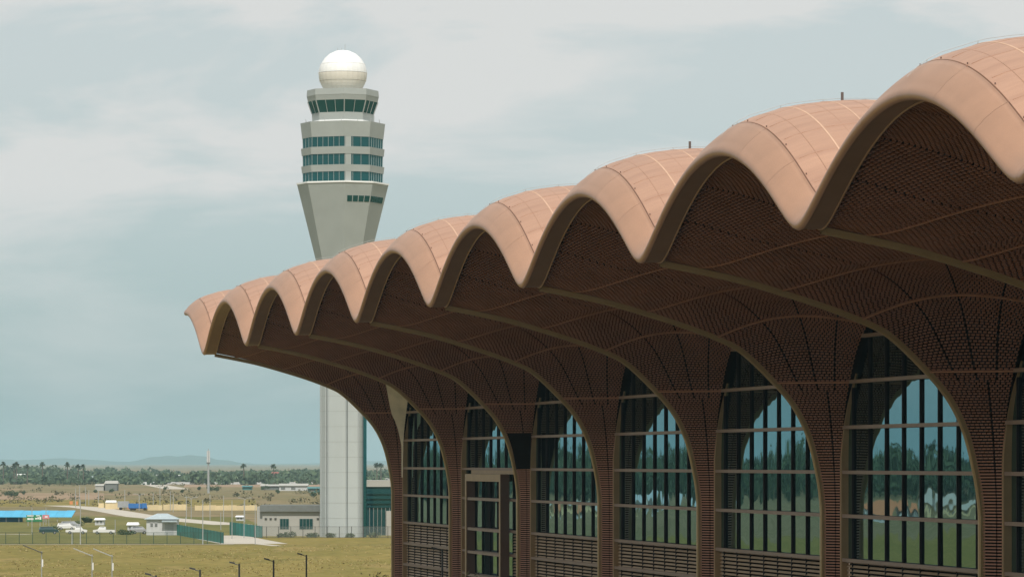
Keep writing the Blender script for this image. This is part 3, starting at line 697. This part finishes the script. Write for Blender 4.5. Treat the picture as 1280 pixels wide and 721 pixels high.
def far_house(x, y1, wpx, hpx, rc, wc, label, Z=None):
    A = G(x, y1) if Z is None else at(x, Z); Z = A.y; wd = wpx/F*Z; h = hpx/F*Z; o = empty('house', A, label, 'house', 'houses among the far trees')
    MB().box(-wd/2, wd/2, 0, wd*.5, 0, h*.6).build('wall', M[wc], o)
    MB().add([(-wd*.56,-.6,h*.6),(wd*.56,-.6,h*.6),(wd*.56,wd*.5+.6,h*.6),(-wd*.56,wd*.5+.6,h*.6),(-wd*.5,wd*.25,h),(wd*.5,wd*.25,h)], [(3,2,1,0),(0,1,5,4),(1,2,5),(2,3,4,5),(3,0,4)]).build('roof', M[rc], o)
    for s_ in (-.28, .08): MB().box(wd*s_, wd*(s_+.18), -.15, .05, h*.2, h*.45).build('window', M['bdark'], o)
for a in ((26,602,11,10,'white','white','white roofed house left among the far trees beside scrub'),(76,604,9,6,'white','greywhite','white house with pale roof behind scattered scrub'),(104,602,5,6,'white','white','narrow white house among the trees behind the annex'),(116,601,4,6,'slate','white','tiny white house with grey roof among far trees'),(128.5,600,4,5,'white','white','tiny white house behind the far grey building'),(173,600,6,7,'white','white','white house by the far track'),(196,601,17,8,'white','slate','long white roofed house above the far track'),(222,600.5,6,8,'white','white','tall white house left of the mast'),(252,598,10,6,'redroof','greywhite','red roofed house left of the mast foot'),(277,601.5,6,9,'slate','greywhite','grey spired house right of the mast'),(325,600,5,9,'white','white','white gabled house in the dark trees'),(344,601.5,9,12,'redroof','redroof','red roofed house near the long wall'),(385,602,7,7,'slate','bgrey','grey house beside the tower shaft')):
    far_house(*a)
# long pale wall across the plain and low sheds behind it
A = G(160, 605); Bq = G(398, 605)
o = empty('boundary_wall', A, 'long low white boundary wall in front of the far trees', 'wall')
for k in range(40): q = (Bq-A)*(k/40); q2 = (Bq-A)*((k+.98)/40); MB().box(q.x, q2.x, 0, .3, 0, 1.7+.15*(k % 2)).build('wall_panel', M['greywhite'], o)
def lowshed(x0, x1, y0, y1, rc, wc, label):
    A = G(x0, y1); Z = A.y; wd = (x1-x0)/F*Z; h = (y1-y0)/F*Z; o = empty('low_shed', A, label, 'shed', 'sheds beyond the scrub')
    MB().box(0, wd, 0, 12, 0, h*.7).build('wall', M[wc], o); MB().add([(-.5,-1,h*.7),(wd+.5,-1,h*.7),(wd+.5,13,h*.7),(-.5,13,h*.7),(-.5,6,h),(wd+.5,6,h)], [(3,2,1,0),(0,1,5,4),(1,2,5),(2,3,4,5),(3,0,4)]).build('roof', M[rc], o)
    for k in range(int(wd/6)): MB().box(k*6+1, k*6+3.5, -.1, .05, h*.15, h*.5).build('opening', M['bdark'], o)
lowshed(303, 314, 606.5, 612, 'tealroof', 'tealroof', 'small teal shed left of the grey row of sheds'); lowshed(326, 348, 605, 612, 'bgrey', 'bdark', 'grey shed with dark openings beyond the scrub'); lowshed(349, 384, 604, 613, 'bgrey', 'greywhite', 'long pale shed with parked vehicles in front'); lowshed(385, 399, 608, 615, 'tealroof', 'tealroof', 'dark teal shed beside the tower shaft'); lowshed(459, 498, 597, 604, 'bgrey', 'greywhite', 'pale shed seen between tower and terminal')

# signs
A = G(42.5, 657); Z = A.y; bx = A.x
sg = empty('billboard', A, 'green billboard with white lettering in front of the blue shed', 'billboard')
M['sgreen'] = mat('sign_green', (.03,.22,.09), .6); M['spink'] = mat('sign_pink', (.62,.22,.24), .6)
MB().box(X(33), X(52.5), 0, .15, pz_(651.5, Z), pz_(643.2, Z)).build('board', M['sgreen'], sg)
for (x0, x1, y0, y1) in ((34,42,643.6,644.9),(45,50,643.6,644.6),(34.2,37.5,647,649.3),(38,41.7,647,649.3),(44,46.4,646.8,648.6),(46.8,48.6,646,648.6),(49.2,51.5,645.2,649)): MB().box(X(x0), X(x1), -.05, -.003, pz_(y1, Z), pz_(y0, Z)).build('lettering', M['white'], sg)
for x in (35, 50): MB().tube([(X(x), .08, 0), (X(x), .08, pz_(651.4, Z))], .1, 6).build('post', M['grey'], sg)
A = G(57, 657); bx = A.x; Z = A.y
sg = empty('banner', A, 'small pink and white banner board beside the green billboard', 'banner')
MB().box(X(53), X(61.5), 0, .12, pz_(648, Z), pz_(643, Z)).build('board', M['spink'], sg); MB().box(X(56), X(59.5), -.05, -.003, pz_(646.4, Z), pz_(644.6, Z)).build('lettering', M['white'], sg)
for x in (54, 61): MB().tube([(X(x), .06, 0), (X(x), .06, pz_(648, Z))], .07, 5).build('post', M['grey'], sg)

# ------------------------------------------------------------------ vehicles
M['tyre'] = mat('tyre', (.02,.02,.02), .9); M['carwhite'] = mat('car_white', (.75,.75,.74), .3, 0, .02, 1, coat=.5); M['cardark'] = mat('car_dark_green', (.02,.06,.065), .3, 0, .05, 1, coat=.5); M['carsilver'] = mat('car_silver', (.4,.41,.42), .3, .3); M['carglass'] = glass('car_glass', (.5,.55,.58), (.01,.012,.014), .1); M['lampred'] = mat('tail_lamp', (.5,.03,.02), .4); M['blue'] = mat('truck_blue', (.03,.16,.45), .5); M['orangep'] = mat('machine_orange', (.55,.2,.05), .5)
def car(A, kind, paint, label, rz=0, L_=5.2, grp='vehicles parked behind the green fence'):
    c = empty(kind, A, label, 'car' if kind != 'pickup_truck' else 'pickup', grp, rz)
    h = L_/2; w_ = .92
    if kind == 'pickup_truck': side = [(-h,.45),(-h,1.0),(-.35,1.05),(-.25,1.75),(1.0,1.78),(1.55,1.12),(h-.1,1.0),(h,.45)]; gl = [(-.12,1.12),(-.05,1.66),(.93,1.68),(1.36,1.14)]
    else: side = [(-h,.45),(-h,1.05),(-h+.25,1.72),(.75,1.76),(1.4,1.12),(h-.1,1.0),(h,.45)]; gl = [(-h+.3,1.15),(-h+.5,1.64),(.68,1.66),(1.2,1.16)]
    n = len(side); MB().add([(x,-w_ if z < 1.2 else -w_*.82,z) for x, z in side]+[(x,w_ if z < 1.2 else w_*.82,z) for x, z in side], [tuple(range(n)), tuple(range(n,2*n))[::-1]]+[((i+1)%n,i,n+i,n+(i+1)%n) for i in range(n)]).build('body', M[paint], c)
    for s_ in (-1, 1):
        g_ = [(x, s_*(w_*(.95 if z < 1.3 else .84)+.01), z) for x, z in gl]; MB().add(g_+[(x,y-s_*.03,z) for x,y,z in g_], [(0,1,2,3),(7,6,5,4),(0,4,5,1),(1,5,6,2),(2,6,7,3),(3,7,4,0)]).build('side_window', M['carglass'], c)
        for x in (-h+1.0, h-.95):
            wl_ = MB().tube([(x, s_*(w_-.2), .36), (x, s_*(w_+.02), .36)], .36, 14).build('wheel', M['tyre'], c); MB().tube([(x, s_*(w_+.021), .36), (x, s_*(w_+.03), .36)], .2, 10).build('rim', M['carsilver'], wl_)
        MB().box(h-.12, h+.01, s_*.7-.18, s_*.7+.18, .75, .92).build('headlight', M['white'], c); MB().box(-h-.02, -h+.05, s_*.75-.1, s_*.75+.1, .75, 1.0).build('tail_light', M['lampred'], c)
    return c
car(G(95.5, 667), 'pickup_truck', 'carwhite', 'white pickup beside the dark green car', math.pi*0.02, 5.0)
car(G(130.5, 667.2), 'pickup_truck', 'carwhite', 'white pickup parked between the palm and the kiosk', math.pi, 5.2)
car(G(61, 667), 'parked_car', 'cardark', 'dark green car parked beside the billboard', .15, 4.6)
car(G(83, 662), 'parked_car', 'carwhite', 'white car half hidden behind the white pickup', .1, 4.6)
car(G(88, 659.5), 'parked_car', 'carsilver', 'silver car behind the other parked vehicles', -.3, 4.6)
car(G(174, 667), 'parked_car', 'carsilver', 'silver car parked against the guardhouse wall', .2, 4.2)
# blue truck and orange machine by the yellow wall
A = G(173, 637.5); c = empty('blue_truck', A, 'small blue dump truck beside the yellow wall', 'truck')
MB().box(-3.4, 1.2, -1.1, 1.1, .8, 2.4).build('tipper_body', M['blue'], c); MB().prism([(1.35,-1.05),(3.2,-1.05),(3.2,1.05),(1.35,1.05)], .7, 2.5, [(1.35,-1.0),(2.8,-1.0),(2.8,1.0),(1.35,1.0)]).build('cab', M['blue'], c); MB().box(-3.3, 3.0, -.5, .5, .55, .79).build('chassis', M['dark'], c)
for x in (-2.4, -1.4, 2.3):
    for s_ in (-1, 1): MB().tube([(x, s_*.8, .5), (x, s_*1.08, .5)], .5, 12).build('wheel', M['tyre'], c)
A = G(158, 637); c = empty('grey_truck', A, 'grey lorry standing on the road by the blue truck', 'truck')
MB().box(-3, 1, -1.1, 1.1, .9, 3.1).build('cargo_box', M['carsilver'], c); MB().prism([(1.1,-1.05),(2.9,-1.05),(2.9,1.05),(1.1,1.05)], .7, 2.4, [(1.1,-1.0),(2.5,-1.0),(2.5,1.0),(1.1,1.0)]).build('cab', M['bdark'], c)
for x in (-2, 2):
    for s_ in (-1, 1): MB().tube([(x, s_*.8, .5), (x, s_*1.08, .5)], .5, 12).build('wheel', M['tyre'], c)
for k, (x, y, wq) in enumerate(((89,630,4),(96,630.3,3),(164,635.5,9))):
    A = G(x, y); c = empty('orange_barrier', A, ['short orange barrier at the start of the road','shorter orange barrier further along the road','long orange barrier between the two trucks'][k], 'barrier')
    wd = wq/F*A.y; MB().prism([(-wd/2,-.4),(wd/2,-.4),(wd/2,.4),(-wd/2,.4)], 0, 1.3, [(-wd/2,-.12),(wd/2,-.12),(wd/2,.12),(-wd/2,.12)]).build('barrier_body', M['orangep'], c)

# ------------------------------------------------------------------ poles and lamps
def pole(x, y0, y1, label, grp, r=.10, m='grey', arm=0, name='light_pole'):
    A = G(x, y1); h = (y1-y0)/F*A.y; o = empty(name, A, label, 'light pole', grp); r = max(r*.75, .00008*A.y)
    MB().tube([(0,0,0), (0,0,h)], [r*1.3, r], 6).build('pole', M[m], o)
    if arm:
        for s_ in ((-1, 1) if arm == 2 else (1,)):
            MB().tube([(0,0,h-.4), (s_*.5,0,h+.2), (s_*1.5,0,h+.3)], r*.6, 5).build('arm', M[m], o); MB().box(s_*1.6-.4, s_*1.6+.4, -.15, .15, h+.26, h+.36).build('lamp_head', M['greywhite'], o)
    return o
GP = 'poles across the scrub'
for (x, y0, y1, l_) in ((40,634,667,'slim grey pole left of the green billboard'),(57.5,634,655,'slim grey pole behind the pink banner'),(94.5,610,634,'slim grey pole at the start of the access road'),(99.5,606,632,'slim grey pole at the start of the access road'),(107,608,632,'slim grey pole at the start of the access road'),(111,612,631,'slim grey pole at the start of the access road'),(123,610,630,'slim grey pole by the shortest yellow wall'),(156,612,637,'slim grey pole behind the grey lorry'),(191.5,616,637,'slim grey pole in front of the four panel yellow wall'),(213,613,638,'slim grey pole in front of the five panel yellow wall'),(216.5,617,640,'slim grey pole in front of the five panel yellow wall'),(233,620,648,'slim grey pole at the end of the five panel yellow wall'),(262.5,618,650,'slim grey pole in front of the nine panel yellow wall'),(279.5,619,652,'slim grey pole in front of the nine panel yellow wall'),(319,630,660,'slim grey pole against the low grey building'),(144,649,668,'short grey pole behind the second white pickup'),(90,664,680,'short grey post at the green fence'),(232,646,660,'short grey pole above the long teal hoarding'),(276,640,662,'short grey pole above the end of the long teal hoarding'),(200,606,632,'slim grey pole behind the four panel yellow wall')):
    pole(x, y0, y1, l_, GP)
pole(100.5, 624, 680, 'tall pale pole standing at the green fence', None, .12)
pole(253.5, 624, 680, 'tall pale pole standing at the teal hoarding end', None, .12); pole(319, 641, 680, 'pale pole beside the low grey building', None, .1); pole(305, 626, 672, 'pole rising above the second hoarding', None, .1); pole(290, 625, 673, 'pole at the gap between hoardings', None, .1)
for (x, y0, y1) in ((174,618,638),(239,622,648),(306,623,652)): pole(x, y0, y1, 'curved double arm street lamp along the access road', 'street lamps on the access road', .09, 'grey', 2, 'street_lamp')
# telecom mast
A = G(260.5, 616); o = empty('telecom_mast', A, 'white telecom mast with thick antenna shroud rising over the trees', 'mast'); q = A.y/F
MB().tube([(0,0,0), (0,0,(616-577)*q)], [1.6*q, 1.1*q], 8).build('pole', M['grey'], o); MB().tube([(0,0,(616-579)*q), (0,0,(616-577.5)*q)], [2.4*q, 2.4*q], 10).build('platform', M['bdark'], o)
for k in range(6): t = k*math.pi/3; MB().box(1.2*q*math.cos(t)-.8*q, 1.2*q*math.cos(t)+.8*q, 1.2*q*math.sin(t)-.8*q, 1.2*q*math.sin(t)+.8*q, (616-577.4)*q, (616-563)*q).build('antenna_panel', M['greywhite'], o)
MB().tube([(0,0,(616-563)*q), (0,0,(616-560.5)*q)], .5*q, 5).build('spike', M['grey'], o)
# foreground lamps on the field edge
def yard_lamp(x, y, H, label, grp, m='dark', sx_=-1):
    Z = (CAMZ-H)*F/(y-HZ); A = at(x, Z); o = empty('yard_lamp', A, label, 'lamp', grp)
    MB().tube([(0,0,0),(0,0,.5),(0,0,.52),(0,0,H)], [.13,.13,.09,.085], 8).build('pole', M[m], o)
    MB().tube([(.05*sx_,0,H-.12), (.45*sx_,0,H-.02)], .04, 6).build('arm', M[m], o)
    MB().add([(.4*sx_,-.16,H-.04),(.92*sx_,-.16,H+.08),(.92*sx_,.16,H+.08),(.4*sx_,.16,H-.04),(.4*sx_,-.16,H+.1),(.92*sx_,-.16,H+.22),(.92*sx_,.16,H+.22),(.4*sx_,.16,H+.1)], [(3,2,1,0),(4,5,6,7),(0,1,5,4),(1,2,6,5),(2,3,7,6),(3,0,4,7)]).build('lamp_head', M[m], o)
for k, (x, y) in enumerate(((383,693),(342,699.5),(299,704),(250,711.5),(195,718.5))): yard_lamp(x, y, 7.5, ('dark lamp post nearest the tower in its row of five', 'second dark lamp post from the tower in its row of five', 'middle dark lamp post of the row of five', 'fourth dark lamp post from the tower in its row of five', 'dark lamp post farthest from the tower in its row of five')[k], 'dark lamp posts by the terminal end')
yard_lamp(552.8, 686, 9.5, 'dark lamp post in front of the first arched window', None)
def panel_lamp(x, y, H, label, m='grey'):
    Z = (CAMZ-H)*F/(y-HZ); A = at(x, Z); o = empty('panel_lamp', A, label, 'lamp', 'pale lamp posts in the dry field')
    MB().tube([(0,0,0),(0,0,H-.2)], [.08,.055], 8).build('pole', M['grey'], o); 
    MB().box(.05, .17, -.14, .14, H-1.9, H-1.1).build('control_box', M['white'], o)
    MB().add([(.1,-.2,H-.45),(-2.0,-.2,H+.4),(-2.0,.2,H+.4),(.1,.2,H-.45),(.1,-.2,H-.37),(-2.0,-.2,H+.48),(-2.0,.2,H+.48),(.1,.2,H-.37)], [(3,2,1,0),(4,5,6,7),(0,1,5,4),(1,2,6,5),(2,3,7,6),(3,0,4,7)]).build('lamp_panel', M[m], o)
panel_lamp(52, 686, 7.5, 'lamp post with dark tilted panel in the dry field', 'dark'); panel_lamp(115, 690, 7.2, 'lamp post with pale tilted panel beside another alike', 'grey'); panel_lamp(140, 690.5, 7.2, 'lamp post with pale tilted panel beside another alike', 'grey')

# ------------------------------------------------------------------ vegetation
def leafmat(name, c, c2, var=.35):
    m = bpy.data.materials.new(name); m.use_nodes = True; t = m.node_tree; b = t.nodes['Principled BSDF']; b.inputs['Roughness'].default_value = .7; b.inputs['Specular IOR Level'].default_value = .2
    g = t.nodes.new('ShaderNodeNewGeometry'); r = t.nodes.new('ShaderNodeValToRGB'); r.color_ramp.elements[0].color = (*c, 1); r.color_ramp.elements[1].color = (*c2, 1)
    t.links.new(g.outputs['Random Per Island'], r.inputs['Fac']); t.links.new(r.outputs[0], b.inputs['Base Color']); return m
M['leaf'] = leafmat('foliage', (.045,.075,.04), (.11,.15,.075)); M['leafdry'] = leafmat('dry_scrub_foliage', (.085,.09,.04), (.20,.165,.09)); M['palm'] = leafmat('palm_fronds', (.06,.09,.05), (.12,.155,.085)); M['bark'] = mat('bark', (.13,.10,.075), .9)  # leaf and palm tones lightened, putting distance haze into the colour
def crowns(C, rx, rz, nq, size, m, name, parent=None):
    """leaf-cluster quads spread through many crowns.  C: (n,3) centres, rx, rz: (n,)"""
    C = np.asarray(C, float); n = len(C); tot = n*nq
    d = rng.normal(size=(n, nq, 3)); d /= np.linalg.norm(d, axis=2, keepdims=True); rad = rng.uniform(.35, 1, (n, nq, 1))**.5
    lob = 1 + .25*np.sin(d[..., :1]*4 + rng.uniform(0, 6, (n,1,1))) * np.cos(d[..., 1:2]*5 + rng.uniform(0, 6, (n,1,1)))
    p = C[:,None,:] + d*rad*lob*np.stack([rx, rx, rz], 1)[:,None,:]
    p[..., 2] = np.maximum(p[..., 2], .03)
    p = p.reshape(-1, 3); a = rng.normal(size=(tot, 3)); a /= np.linalg.norm(a, axis=1, keepdims=True); b = np.cross(a, rng.normal(size=(tot, 3))); b /= np.linalg.norm(b, axis=1, keepdims=True)
    s = (size if np.isscalar(size) else np.repeat(size, nq)[:, None]) * rng.uniform(.6, 1.3, (tot, 1))
    v = np.stack([p - a*s, p + b*s*.7, p + a*s, p - b*s*.7], 1).reshape(-1, 3)
    me = bpy.data.meshes.new(name); me.vertices.add(tot*4); me.vertices.foreach_set('co', v.ravel()); me.loops.add(tot*4); me.loops.foreach_set('vertex_index', np.arange(tot*4, dtype=np.int32)); me.polygons.add(tot); me.polygons.foreach_set('loop_start', np.arange(0, tot*4, 4, dtype=np.int32)); me.materials.append(m); me.update(calc_edges=True)
    return put(name, me, parent)
# far wood: depth 2.9 .. 5.5 km across the view, and out to the left where the glazing reflects it
n = 4300; Zs = 2950 + 2300*rng.random(n)**1.3; xs = rng.uniform(-.48, .16, n)*Zs; hh = rng.uniform(6, 12.5, n)*(.85+.3*np.sin(xs*.006)+.15*np.sin(xs*.021))
tag(crowns(np.stack([xs, Zs, hh*.5], 1), rng.uniform(4, 8, n), hh*.55, 34, 2.0, M['leaf'], 'far_woodland'), 'band of green trees along the horizon', 'woodland', kind='stuff')
n = 1500; th = R(-1)*rng.uniform(15, 40, n); Zs = rng.uniform(1750, 2500, n); hh = rng.uniform(11, 25, n)
tag(crowns(np.stack([np.sin(th)*Zs, np.cos(th)*Zs, hh*.55], 1), rng.uniform(6, 12, n), hh*.5, 44, 2.3, M['leaf'], 'side_woodland'), 'tree belt left of the field mirrored in the glazing', 'woodland', kind='stuff')
n = 3600; yy = 681 + 45*rng.random(n); xx = rng.uniform(-60, 520, n); C = np.array([G(x, y) for x, y in zip(xx, yy)]); keep = np.sin(C[:,0]*.11+np.sin(C[:,1]*.045)*2)+rng.normal(size=n)*.8 > .2; C = C[keep]; n = len(C); C[:,2] = .08
M['tuft'] = leafmat('dry_tufts', (.24,.20,.065), (.44,.34,.15))
tg = crowns(C, np.full(n, .35), np.full(n, .10), 7, .12, M['tuft'], 'grass_tufts'); tag(tg, 'tufts of dry grass over the field', 'grass', kind='stuff')
# scrub bushes on the plain
n = 230; yy = rng.uniform(603, 634, n); xx = rng.uniform(-40, 500, n); C = np.array([G(x, y) for x, y in zip(xx, yy)]); keep = np.sin(xx*.05+yy)+rng.random(n)*1.6 > .35; C = C[keep]; n = len(C); hb = rng.uniform(.8, 2.6, n); C[:,2] = hb*.5
tag(crowns(C, rng.uniform(1.2, 4.5, n), hb*.6, 26, .5, M['leafdry'], 'scrub_bushes'), 'scattered dry bushes over the plain', 'bushes', kind='stuff')
def palm(x, ytop, Z, label, grp, big=1.0, ybase=None):
    A = at(x, Z); h = CAMZ + (HZ-ytop)*Z/F; o = empty('palm_tree', A, label, 'palm tree', grp)
    MB().tube([(0,0,0),(.15,0,h*.4),(.1,.1,h*.75),(0,0,h-1.5*big)], [.4*big,.3*big,.26*big,.24*big], 7).build('trunk', M['bark'], o)
    mb = MB(); rr_ = random.Random(x)
    for k in range(46):
        t = rr_.uniform(0, 6.28); e = rr_.uniform(-.7, 1.4); l = rr_.uniform(1.4, 2.3)*big; d = Vector((math.cos(t)*math.cos(e), math.sin(t)*math.cos(e), math.sin(e))); s_ = d.cross(Vector((0,0,1))).normalized()*.55*big; c = Vector((0,0,h-1.7*big))
        mb.add([c, c+d*l*.6+s_, c+d*l+Vector((0,0,-.25*l)), c+d*l*.6-s_], [(0,1,2,3)])
    mb.build('crown', M['palm'], o)
for (x, y) in ((4,576),(17.5,578),(20.5,576),(34,579),(53,576),(84,576.5),(97.5,579),(104,579),(304.5,578.5),(342,578.5),(471,577),(476,577.5)):
    palm(x, y, 3000, 'tall sugar palm standing above the far treeline', 'sugar palms above the treeline', 1.35)
palm(107, 644.5, 1120, 'short dark palm behind the parked pickups', None, 1.3); palm(112, 645.5, 1118, 'smaller dark palm beside the white roofed kiosk', None, 1.2)
def small_tree(x, ytop, Z, label, spiky, grp=None):
    A = at(x, Z); h = CAMZ + (HZ-ytop)*Z/F; o = empty('young_tree', A, label, 'tree', grp); rr_ = random.Random(int(x))
    mb = MB().tube([(0,0,0),(.05,.05,h*.4),(0,0,h*.7)], [.12,.09,.05], 7)
    for k in range(7): t = k*.9; mb.tube([(0,0,h*(.35+.05*k)), (.9*math.cos(t),.9*math.sin(t),h*(.55+.05*k))], [.05,.02], 5)
    mb.build('trunk', M['bark'], o); mb = MB()
    for k in range(420):
        c = Vector((rr_.gauss(0,.8), rr_.gauss(0,.8), h*.72+rr_.gauss(0, h*.10))); c.z = min(c.z, h-.25)
        d = Vector((rr_.gauss(0,.5), rr_.gauss(0,.5), rr_.uniform(.2,1))).normalized()*rr_.uniform(.25,.5); s_ = d.cross(Vector((rr_.random(), rr_.random(), .3))).normalized()*.06
        mb.add([c, c+d*.5+s_, c+d, c+d*.5-s_], [(0,1,2,3)])
    mb.build('crown', M['leafdry'], o)
small_tree(469, 714, 350, 'young tree top left of the terminal corner', True); small_tree(590, 714, 338, 'young tree in front of the entrance portal', True)
for (x, y, hp) in ((10,622,9),(17,622,7),(62,608,7),(140,616,5),(205,613,4),(250,613,5),(262,614,7),(271,614.5,6),(331,613,6),(347,617,5),(392,622,8),(120,616,4),(228,616,4),(296,620,4),(30,618,4)):
    A = G(x, y); h = hp/F*A.y; o = empty('scrub_tree', A, 'small bushy tree standing alone on the scrubland', 'tree', 'lone trees on the scrubland')
    MB().tube([(0,0,0), (.1,0,h*.4), (0,.1,h*.7)], [.2,.15,.08], 6).build('trunk', M['bark'], o)
    crowns(np.array([[rng.normal()*h*.3, rng.normal()*h*.3, h*(.5+.1*q)] for q in range(4)]), np.full(4, h*.35), np.full(4, h*.28), 70, .35, M['leaf'], 'crown', o)
# nearer bushes by the fence and tower foot
for k, (x, y, s_) in enumerate(((362,671,1.3),(385,671,1.0),(392,671,.9),(410,671.5,1.1),(440,671.5,1.0),(350,671,.9),(466,671.5,1.2),(66,664,1.6),(100,657,1.5),(150,668,1.3),(160,668,1.1))):
    A = G(x, y); cc = np.array([[A.x+rng.normal()*.6, A.y+rng.normal()*.5, s_*.45] for _ in range(4)])
    b_ = crowns(cc-np.array([A.x, A.y, 0]), np.full(4, s_*.8), np.full(4, s_*.55), 60, .18, M['leaf'], 'shrub'); b_.location = (A.x, A.y, 0)
    tag(b_, 'low rounded green shrub near the fence line', 'shrub', 'shrubs near the fences')
# houses that the glazing mirrors, left of the field
for k in range(12):
    t = R(-17 - 1.25*k - .5*math.sin(k*3.1)); Zd = 1150 + 110*((k*5) % 4); A = Vector((math.sin(t)*Zd, math.cos(t)*Zd, 0)); wd = 8 + 2*((k*3) % 4); h = 4.2 + (k % 3)*.8
    rc, wc, cn = (('orange','greywhite','orange'), ('slate','greywhite','pale'), ('bgrey','yellow','grey'))[(k*2+k//3) % 3]
    o = empty('roadside_house', A, f'{cn} roofed house in front of the side tree belt', 'house', f'{cn} roofed houses by the side tree belt', rz=-t + .3*math.sin(k))
    MB().box(-wd/2, wd/2, 0, 9, 0, h*.5).build('wall', M[wc], o); MB().add([(-wd*.56,-.8,h*.5),(wd*.56,-.8,h*.5),(wd*.56,9.8,h*.5),(-wd*.56,9.8,h*.5),(-wd*.5,4.5,h),(wd*.5,4.5,h)], [(3,2,1,0),(0,1,5,4),(1,2,5),(2,3,4,5),(3,0,4)]).build('roof', M[rc], o)
    for j in range(3): MB().box(-wd*.4+j*wd*.28, -wd*.4+j*wd*.28+1.6, -.08, .05, 1.0, 2.2).build('window', M['bdark'], o)

# ------------------------------------------------------------------ haze
hz = MB().box(-14000, 14000, -120, 28000, -1, 150).build('haze', M['white']); tag(hz, 'pale even haze over the plain', 'haze', kind='stuff')
m = bpy.data.materials.new('haze'); m.use_nodes = True; t = m.node_tree; t.nodes.clear(); o = t.nodes.new('ShaderNodeOutputMaterial'); v = t.nodes.new('ShaderNodeVolumePrincipled')
v.inputs['Color'].default_value = (.66,.94,1.0,1); v.inputs['Density'].default_value = 5.5e-5; v.inputs['Anisotropy'].default_value = .0
t.links.new(v.outputs[0], o.inputs['Volume']); hz.data.materials.clear(); hz.data.materials.append(m)
